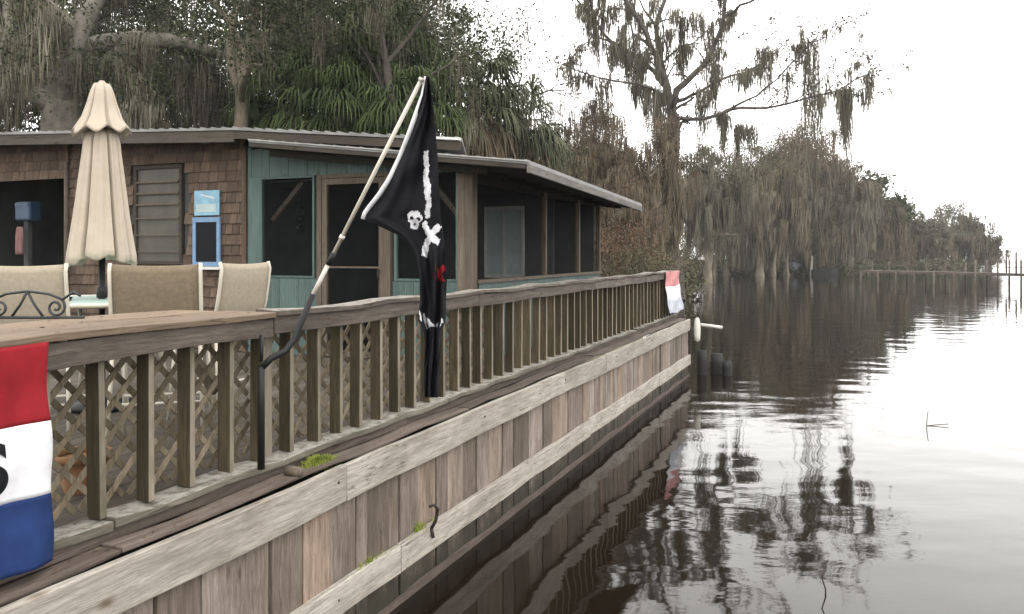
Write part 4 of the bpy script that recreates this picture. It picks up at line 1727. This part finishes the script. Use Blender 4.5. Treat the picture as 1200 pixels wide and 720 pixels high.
sh = [('big dark shrub behind the roof left of the umbrella top', 20, 21, 4.8, 2.2, 'oakleaf'), ('olive shrub behind the roof right of the umbrella top', 190, 22, 4.4, 2.0, 'drygreen'),
      ('dull green shrub behind the roof below the slender pale trunk', 265, 22.5, 4.6, 2.0, 'drygreen'), ('dark shrub behind the teal porch roof below the palms', 345, 21.5, 4.6, 1.9, 'oakleaf'),
      ('shaded shrub behind the roof end below the cedar', 525, 22, 4.4, 1.8, 'oakleaf'), ('brown twiggy shrub at the far corner of the porch roof', 622, 24, 3.9, 1.8, 'rustleaf'),
      ('dark shrub behind the roof under the palm skirts', 440, 22, 4.6, 2.0, 'oakleaf')]
for i, (lab, px, Y, H, rad, lm) in enumerate(sh):
    shrub('shrub', lab, at(px, Y), Y, H, rad, 40 + i, lm, 18000, .05, group='shrubs behind the house')
shrub('shrub', 'yellow green low bush on the bank past the porch end', at(752, 27), 27, 2.4, 1.1, 60, 'drygreen', 8000, .045, group='shrubs behind the house')
shrub('shrub', 'brown bush on the bank between the porch end and the cypress trunk', at(722, 30), 30, 3.6, 1.8, 61, 'rustleaf', 11000, .042, group='shrubs behind the house')

# --- the deep shade of the woods behind the house
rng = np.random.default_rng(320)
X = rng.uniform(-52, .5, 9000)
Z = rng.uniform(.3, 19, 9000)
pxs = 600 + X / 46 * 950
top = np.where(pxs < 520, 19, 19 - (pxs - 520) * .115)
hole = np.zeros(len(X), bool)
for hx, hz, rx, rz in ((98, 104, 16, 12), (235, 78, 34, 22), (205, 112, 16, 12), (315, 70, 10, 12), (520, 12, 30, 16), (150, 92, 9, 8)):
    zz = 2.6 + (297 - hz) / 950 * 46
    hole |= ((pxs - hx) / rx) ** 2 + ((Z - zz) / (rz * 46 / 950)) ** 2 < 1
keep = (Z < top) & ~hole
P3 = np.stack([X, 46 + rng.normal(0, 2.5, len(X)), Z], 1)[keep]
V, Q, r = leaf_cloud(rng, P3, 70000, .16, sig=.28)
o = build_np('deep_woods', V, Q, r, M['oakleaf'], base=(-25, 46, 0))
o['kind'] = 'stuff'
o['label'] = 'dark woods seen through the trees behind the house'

# --- dim woods closing the view behind the shore trees
rng = np.random.default_rng(310)
line = [(-30, 52), (2, 60), (11, 84), (17, 104), (30, 112), (46, 116), (60, 128), (74, 150)]
pts = []
for (x0, y0), (x1, y1) in zip(line[:-1], line[1:]):
    for k in range(260):
        t = rng.uniform()
        hh = 5.5 * (.6 + .4 * math.sin(x0 * .7 + t * 9)) if x0 < 40 else 3.5
        pts.append((x0 + (x1 - x0) * t + rng.normal(0, 1.4), y0 + (y1 - y0) * t + rng.normal(0, 1.4), rng.uniform(.3, 1) ** .8 * hh))
V, Q, r = leaf_cloud(rng, np.array(pts), 52000, .17, sig=.55)
o = build_np('woods', V, Q, r, M['drygreen'], base=(20, 95, 0))
o['kind'] = 'stuff'
o['label'] = 'dim olive woods behind the moss hung shore trees'

# --- the big cypress at the water, its limbs as the photograph shows them
CY = 45.0
rng = np.random.default_rng(101)


def cp(px, py, dY=0.0):
    Y = CY + dY
    return np.array([(px - 600) / 950 * Y, Y, 2.6 + (297 - py) / 950 * Y])


limbs = [
    ([(783, 350), (786, 290), (788, 230), (789, 180), (789, 134)], .62, .42, 0),
    ([(789, 134), (783, 105), (772, 80), (764, 57), (748, 25), (733, 0), (722, -40), (716, -90)], .34, .1, -.6),
    ([(789, 134), (780, 100), (775, 77), (768, 31), (778, 0), (790, -50), (786, -110)], .32, .09, .8),
    ([(789, 125), (792, 107), (808, 92), (825, 77), (841, 46), (848, 19), (852, -10), (866, -60), (870, -120)], .30, .08, -.5),
    ([(848, 19), (868, 10), (895, -5), (925, -30)], .14, .04, -1.0),
    ([(789, 140), (806, 140), (844, 132), (870, 128), (898, 125), (930, 120), (963, 111), (992, 100), (1017, 88)], .20, .03, -1.2),
    ([(844, 132), (868, 122), (887, 111), (910, 92), (936, 65), (952, 50)], .13, .03, -.6),
    ([(789, 122), (803, 116), (818, 107), (848, 92), (870, 84), (890, 77), (905, 66)], .18, .04, 1.0),
    ([(783, 105), (768, 86), (749, 69), (732, 58), (718, 50), (700, 28), (676, 0), (655, -30)], .24, .06, .5),
    ([(775, 110), (764, 104), (735, 97), (703, 92), (680, 84), (657, 80)], .14, .03, -.8),
    ([(764, 57), (742, 40), (735, 20), (745, -10)], .14, .05, 1.2),
    ([(775, 77), (795, 55), (812, 50), (825, 40)], .10, .03, .4),
    ([(768, 31), (755, 10), (735, -25), (700, -50)], .12, .03, .8),
    ([(718, 50), (695, 42), (680, 55), (668, 70)], .09, .02, .9),
    ([(722, -40), (690, -80), (670, -120)], .10, .03, -.6),
    ([(866, -60), (905, -90), (930, -120)], .09, .03, -.6),
    ([(963, 111), (985, 88), (1005, 72)], .05, .02, -.8),
    ([(930, 120), (960, 95), (978, 78)], .05, .02, .5),
    ([(936, 65), (958, 42), (985, 30)], .05, .02, -.5),
    ([(905, 66), (925, 46), (940, 35)], .05, .02, .8),
    ([(992, 100), (1010, 105), (1022, 100)], .04, .02, -.4),
    ([(870, 84), (895, 55), (905, 40)], .05, .02, -.4),
    ([(898, 125), (915, 105), (925, 95)], .045, .02, .4),
]
tubes, attach, tips = [], [], []
for pl, r0, r1, dy in limbs:
    pts = [cp(px, py, dy * i / (len(pl) - 1) * 3) for i, (px, py) in enumerate(pl)]
    dense = []
    for a, b in zip(pts[:-1], pts[1:]):
        for t in (0, .5):
            dense.append(a + (b - a) * t + rng.normal(0, .05, 3))
    dense.append(pts[-1])
    r0, r1 = r0 * .74, r1 * .8
    rad = [r0 + (r1 - r0) * (i / (len(dense) - 1)) ** .7 for i in range(len(dense))]
    if r0 > .44:
        rad[0] = 1.0
        rad[1] = .75
    tubes.append((dense, rad))
    if r0 < .5:
        attach += dense[2:]
    if r0 < .5:
        for i in range(3, len(dense)):
            for q in range(1 + 2 * (i > len(dense) * .6)):
                d = unit(unit(dense[i] - dense[i - 1]) + rng.normal(0, .65, 3))
                grow(rng, dense[i], d, rng.uniform(.7, 1.7), max(.022, rad[i] * .3), 1, 2, tubes, tips, .05, .25, kids=(1, 2))
attach = np.array(attach)
tips = np.array(tips)
V1, Q1, r1_ = moss_strands(rng, attach[rng.integers(0, len(attach), 60)], 40, 1.5, .022, .17)
V2, Q2, r2_ = moss_strands(rng, tips[rng.integers(0, len(tips), 55)], 16, .9, .02, .10)
# the heaviest tassels, where the photograph hangs them
big = np.array([cp(*q) for q in ((718, 52), (725, 58), (735, 60), (742, 66), (750, 72), (707, 92), (690, 90), (676, 86), (757, 100), (768, 104), (775, 108), (783, 115), (760, 110), (745, 98),
                                 (838, 50), (843, 60), (840, 75), (836, 90), (822, 105), (828, 106), (897, 62), (902, 60), (868, 84), (877, 82), (845, 132), (849, 134), (865, 146), (872, 148), (880, 150), (962, 112), (990, 104), (989, 110), (991, 116), (936, 52), (950, 48), (992, 104),
                                 (797, 55), (803, 52), (778, 40), (730, 30), (690, 20), (700, 32), (784, 140), (790, 160), (786, 180), (792, 205), (788, 230), (771, 120), (779, 128),
                                 (700, 10), (712, 20), (720, 5), (750, 15), (760, 25), (745, 40), (765, 0), (790, 10), (785, 35), (800, 20), (815, 15), (830, 25), (850, 22), (735, -5), (705, -10), (775, -15), (845, -10), (680, 5), (690, -15), (728, 45), (755, 60), (858, 12))])
V3, Q3, r3_ = moss_strands(rng, big, 88, 2.8, .026, .23)
V = np.concatenate([V1, V2, V3])
Q = np.concatenate([Q1, Q2 + len(V1), Q3 + len(V1) + len(V2)])
leafV, leafQ, leafR = leaf_cloud(rng, tips, 5200, .085, sig=.15)
emit_tree('bald_cypress', 'tall half bare cypress with spreading limbs and hanging moss standing against the white sky', tuple(cp(783, 350) * np.array([1, 1, 0])), tubes, M['cypressbark'],
          (leafV, leafQ, leafR, M['twigleaf']), (V, Q, np.concatenate([r1_, r2_, r3_]), M['moss']))


# --- moss hung shore trees: a dome of tips, curtains of moss
def mossy(label, px, Y, top_py, half_px, seed, leafmat='rustleaf', leafn=9000, clumps=300, per=26, mlen=2.2, wid=.035, leafsz=.07, bottom=.28, mossmat='brownmoss', z0=.5, name='shore_tree',
          group='moss hung trees along the shore', stems=3, barkmat='palebark', green=.3):
    rng = np.random.default_rng(seed)
    x = at(px, Y)
    H = 2.6 + (297 - top_py) / 950 * Y - z0
    rad = half_px / 950 * Y
    tubes, pts = [], []
    for k in range(stems):
        a = rng.uniform(0, 6.28)
        b = np.array([x + .35 * rad * math.cos(a) * (k > 0), Y + .35 * rad * math.sin(a) * (k > 0), z0 - .8])
        ln = rng.normal(0, .08 * rad, 2)
        P = [b + np.array([ln[0] * t + rng.normal(0, .1), ln[1] * t + rng.normal(0, .1), (H * .6 + .8) * t]) for t in np.linspace(0, 1, 7)]
        q = 1.0 if k == 0 else .6
        tubes.append((P, [.5 * q, .34 * q, .3 * q, .27 * q, .24 * q, .2 * q, .14 * q]))
        for j in range(9 // stems + 2):
            a = rng.uniform(0, 6.28)
            el = rng.uniform(.1, 1.2)
            d = np.array([math.cos(a) * math.cos(el), math.sin(a) * math.cos(el), math.sin(el)])
            grow(rng, P[rng.integers(3, 7)], d, rad * rng.uniform(.45, .75), .12 * q, 1, 3, tubes, pts, .02, kids=(2, 3))
    # uneven crown: a handful of lobes inside the outline
    nl = 16
    u = rng.normal(0, 1, (nl, 3))
    u /= np.linalg.norm(u, axis=1)[:, None]
    rr = rng.uniform(.35, .8, nl)
    zc = z0 + H * bottom + (u[:, 2] * .5 * rr + .5) * H * (1 - bottom)
    lobes = np.stack([x + u[:, 0] * rad * rr, Y + u[:, 1] * rad * rr, zc], 1)
    lobes[0] = (x, Y, z0 + H * .88)
    k = rng.integers(0, nl, clumps)
    C = lobes[k] + rng.normal(0, 1, (clumps, 3)) * np.array([rad * .24, rad * .24, H * (1 - bottom) * .13])
    C[:, 2] = np.minimum(C[:, 2], z0 + H)
    keep = (C[:, 2] < z0 + H * .74) | (rng.uniform(0, 1, clumps) < .25)
    V, Q, r = moss_strands(rng, C[keep], per, mlen, wid, .18 * max(1, mlen / 2), minz=.5)
    parts = []
    for mat_, nn, CC in ((leafmat, int(leafn * (1 - green)), C[C[:, 2] > z0 + H * .52]), ('drygreen', int(leafn * green), C)):
        parts.append((mat_, leaf_cloud(rng, CC, max(nn, 10), leafsz, sig=.09 * rad)))
    t = emit_tree(name, label, (x, Y, z0), tubes, M[barkmat], None, (V, Q, r, M[mossmat]), group=group)
    build_np('crown', *parts[0][1], M[parts[0][0]], t)
    build_np('inner_foliage', *parts[1][1], M['drygreen'], t)
    return t


mossy('brown moss hung tree directly above the near corner of the porch roof', 640, 42, 130, 55, 201, clumps=520, leafn=13000, leafsz=.05, mlen=1.7, wid=.02)
mossy('moss curtained tree above the sloping porch eave', 705, 46, 116, 62, 202, clumps=620, leafn=11000, leafsz=.05, mlen=2.0, wid=.022)
mossy('brown mossy tree whose crown hides the foot of the tall cypress', 768, 41, 142, 48, 203, clumps=480, leafn=9000, leafsz=.05, mlen=1.8, wid=.022, stems=2)
mossy('low brown moss covered tree on the bank past the porch end', 725, 36, 205, 44, 204, clumps=560, leafn=6000, leafsz=.045, mlen=1.5, wid=.018)
mossy('moss draped tree right of the tall cypress over the dark bank', 828, 72, 172, 55, 205, leafmat='drygreen', clumps=460, leafn=20000, leafsz=.08, mlen=2.8, wid=.04, mossmat='moss')
mossy('reddish brown topped tree with the broadest crown over the water', 940, 100, 150, 72, 206, leafn=36000, leafsz=.11, clumps=520, mlen=4.0, wid=.055, green=.15, bottom=.25, mossmat='moss')
mossy('greenish topped mossy tree left of the broad reddish crown', 890, 92, 158, 50, 207, leafmat='drygreen', leafn=24000, leafsz=.10, clumps=460, mlen=3.6, wid=.05)
mossy('shorter moss hung tree at the right flank of the reddish crown', 988, 104, 190, 42, 208, leafn=18000, leafsz=.11, clumps=420, mlen=3.8, wid=.055, mossmat='moss')
mossy('slanting mossy tree stepping down from the reddish crown to the dark pine', 1022, 108, 218, 34, 212, leafmat='drygreen', leafn=16000, leafsz=.11, clumps=300, mlen=3.2, wid=.055, bottom=.12)
mossy('low moss hung tree at the waterline in front of the broad crown', 905, 97, 232, 48, 209, leafmat='drygreen', leafn=14000, leafsz=.09, clumps=330, mlen=3.2, wid=.05, bottom=.15, mossmat='moss')
mossy('low grey mossy tree at the waterline left of the dark skiff', 958, 99, 240, 46, 210, leafmat='drygreen', leafn=14000, leafsz=.09, clumps=330, mlen=3.0, wid=.05, bottom=.15)
mossy('drooping moss tree beside the white signs on the bank', 852, 95, 222, 45, 211, leafmat='drygreen', leafn=14000, leafsz=.09, clumps=330, mlen=3.4, wid=.05, bottom=.2, mossmat='moss')
# dark round crown on a thin trunk
tree('pine_tree', 'dark green round topped pine on a thin trunk right of the reddish crown', at(1026, 114), 114, 13.0, 3.4, .28, 220, leafn=4200, leafsz=.30, leafmat='oakleaf', mossn=0, bole=.62, kids0=6, lsig=.7, z0=.6)
# far line
far = [(1010, 118, 262, 26), (1040, 118, 262, 28), (1066, 124, 240, 26), (1092, 122, 258, 28), (1118, 128, 242, 32), (1142, 130, 262, 26), (1160, 136, 282, 16)]
fl_ = ['far hazy shore tree below the dark round pine', 'far shore tree with lower crown between the pine and the domed crown', 'far shore tree with a raised domed crown', 'far shore tree in the dip between the two high crowns',
       'far shore tree with the broadest high crown', 'far shore tree sloping down toward the open water', 'last low tree at the right end of the far shore']
for i, (px, Y, tp, hp) in enumerate(far):
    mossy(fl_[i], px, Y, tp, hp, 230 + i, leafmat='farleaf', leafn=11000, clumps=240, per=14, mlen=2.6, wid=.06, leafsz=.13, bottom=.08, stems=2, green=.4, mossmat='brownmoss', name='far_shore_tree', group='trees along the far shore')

# reeds and brush along the far waterline
rng = np.random.default_rng(300)
pts = []
for (x0, y0), (x1, y1) in zip(SHORE[5:12], SHORE[6:13]):
    for k in range(160):
        t = rng.uniform()
        pts.append((x0 + (x1 - x0) * t + rng.normal(-.3, .6), y0 + (y1 - y0) * t + rng.normal(.4, .6), rng.uniform(.1, 1.4)))
C = np.array(pts)
V, Q, r = leaf_cloud(rng, C, 22000, .16, sig=.4)
o = build_np('bank_undergrowth', V, Q, r, M['drygreen'], base=(20, 95, 0))
o['kind'] = 'stuff'
o['label'] = 'low green undergrowth along the far waterline'

# ================================================================== FAR DOCK AND SMALL THINGS ON THE BANK
dk = thing('fishing_dock', 'long grey wooden dock on thin pilings at the far right of the water', 'dock', (34, 66, 0))
D0, D1 = np.array([at(1012, 74), 74.0]), np.array([at(1235, 60), 60.0])


def dpt(t, off=0.0, z=0.0):
    d = D1 - D0
    nn = np.array([-d[1], d[0]]) / np.linalg.norm(d)
    p = D0 + d * t + nn * off
    return (p[0], p[1], z)


mb = MB()
mb.beam(dpt(0, 0, 1.02), dpt(1, 0, 1.02), 1.5, .07)
mb.beam(dpt(0, -.72, .93), dpt(1, -.72, .93), .06, .16)
mb.beam(dpt(0, .72, .93), dpt(1, .72, .93), .06, .16)
build(mb, 'deck', M['ledge'], dk)
for t in np.linspace(.02, .99, 10):
    for off in (-.8, .8):
        mb = MB()
        p = dpt(t, off)
        tall = (1.86 if off > 0 else 1.0) if t < .66 else 2.1
        mb.tube([(p[0], p[1], -1.5), (p[0], p[1], tall)], .075, 8)
        build(mb, 'piling', M['ledge'], dk)
mb = MB()
mb.beam(dpt(0, .8, 1.88), dpt(1, .8, 1.88), .07, .04)
mb.beam(dpt(0, .8, 1.5), dpt(1, .8, 1.5), .06, .06)
build(mb, 'handrail', M['ledge'], dk)
for t, off, h in ((.76, .8, 2.9), (.86, -.8, 2.7)):
    mb = MB()
    p = dpt(t, off)
    mb.tube([(p[0], p[1], 1.0), (p[0], p[1], h)], .07, 8)
    build(mb, 'tall_post', M['ledge'], dk)

skf = thing('skiff', 'small dark skiff moored under the moss hung trees on the far bank', 'boat', (at(966, 97), 97, .05))
mb = MB()
vs, fs = [], []
x0 = at(966, 97)
for i in range(9):
    t = i / 8
    wd = .75 * (1 - max(0, t - .5) ** 2 * 3.6)
    for (s, z) in ((-1, .65 + .2 * t), (-.75, -.05), (.75, -.05), (1, .65 + .2 * t)):
        vs.append((x0 - 1.6 + 3.2 * t, 97 + s * wd, z))
for i in range(8):
    for k in range(3):
        fs.append((i * 4 + k, i * 4 + 4 + k, i * 4 + 5 + k, i * 4 + 1 + k))
fs += [(0, 1, 2, 3), (35, 34, 33, 32)]
mb.add(vs, fs, .5)
o = build(mb, 'hull', M['rubber'], skf)
m_ = o.modifiers.new("thick", 'SOLIDIFY'); m_.thickness = .04
mb = MB()
mb.box((x0 - .6, 96.35, .5), (x0 - .3, 97.65, .55))
mb.box((x0 + .5, 96.4, .5), (x0 + .8, 97.6, .55))
build(mb, 'bench', M['palecloth'], skf)

mb = MB()
mb.tube([(at(950, 97), 97.0, -.5), (at(951, 97), 97.0, 1.4), (at(952, 97), 97.0, 2.3)], [.2, .18, .14], 8)
tag(build(mb, 'bare_stump', M['tanpole'], base=(at(950, 97), 97, 0)), 'pale bare stump at the waterline beside the dark skiff', 'stump')

for i, (px, py, wd, lab) in enumerate(((825, 281, .9, 'small white board on the dim bank, upper of two'), (826, 303, 1.5, 'small white board lying at the dim waterline, lower of two'))):
    Y = 90
    x, z = at(px, Y), 2.6 + (297 - py) / 950 * Y
    b = thing('white_board', lab, 'board', (x, Y, z - .3))
    mb = MB()
    mb.box((x - wd / 2, Y - .05, z - .16), (x + wd / 2, Y + .05, z + .16))
    build(mb, 'panel', M['white'], b, bevel=.02)
    mb = MB()
    for s in (-.3, .3):
        mb.tube([(x + s * wd, Y + .06, .2), (x + s * wd, Y + .06, z)], .05, 6)
    build(mb, 'post', M['ledge'], b)
for i, (px, lab) in enumerate(((929, 'pinkish white clump of flowers at the far waterline left of the bare stump'),)):
    rng = np.random.default_rng(400 + i)
    C = np.array([[at(px, 98), 97.5, 1.1]])
    V, Q, r = leaf_cloud(rng, C, 200, .12, sig=.3)
    tag(build_np('flower_clump', V, Q, r, M['palecloth'], base=(at(px, 98), 97.5, .6)), lab, 'flowers')

# ------------------------------------------------------------------ thin damp air
mh = bpy.data.materials.new('thin haze')
mh.use_nodes = True
nn = mh.node_tree.nodes
nn.clear()
ho = nn.new("ShaderNodeOutputMaterial")
hv = nn.new("ShaderNodeVolumePrincipled")
hv.inputs['Color'].default_value = (.93, .95, .97, 1)
hv.inputs['Density'].default_value = .00035
mh.node_tree.links.new(hv.outputs[0], ho.inputs['Volume'])
mb = MB()
mb.box((-905, -305, -3.2), (905, 1505, 30))
o = build(mb, 'haze', mh)
o['kind'] = 'stuff'
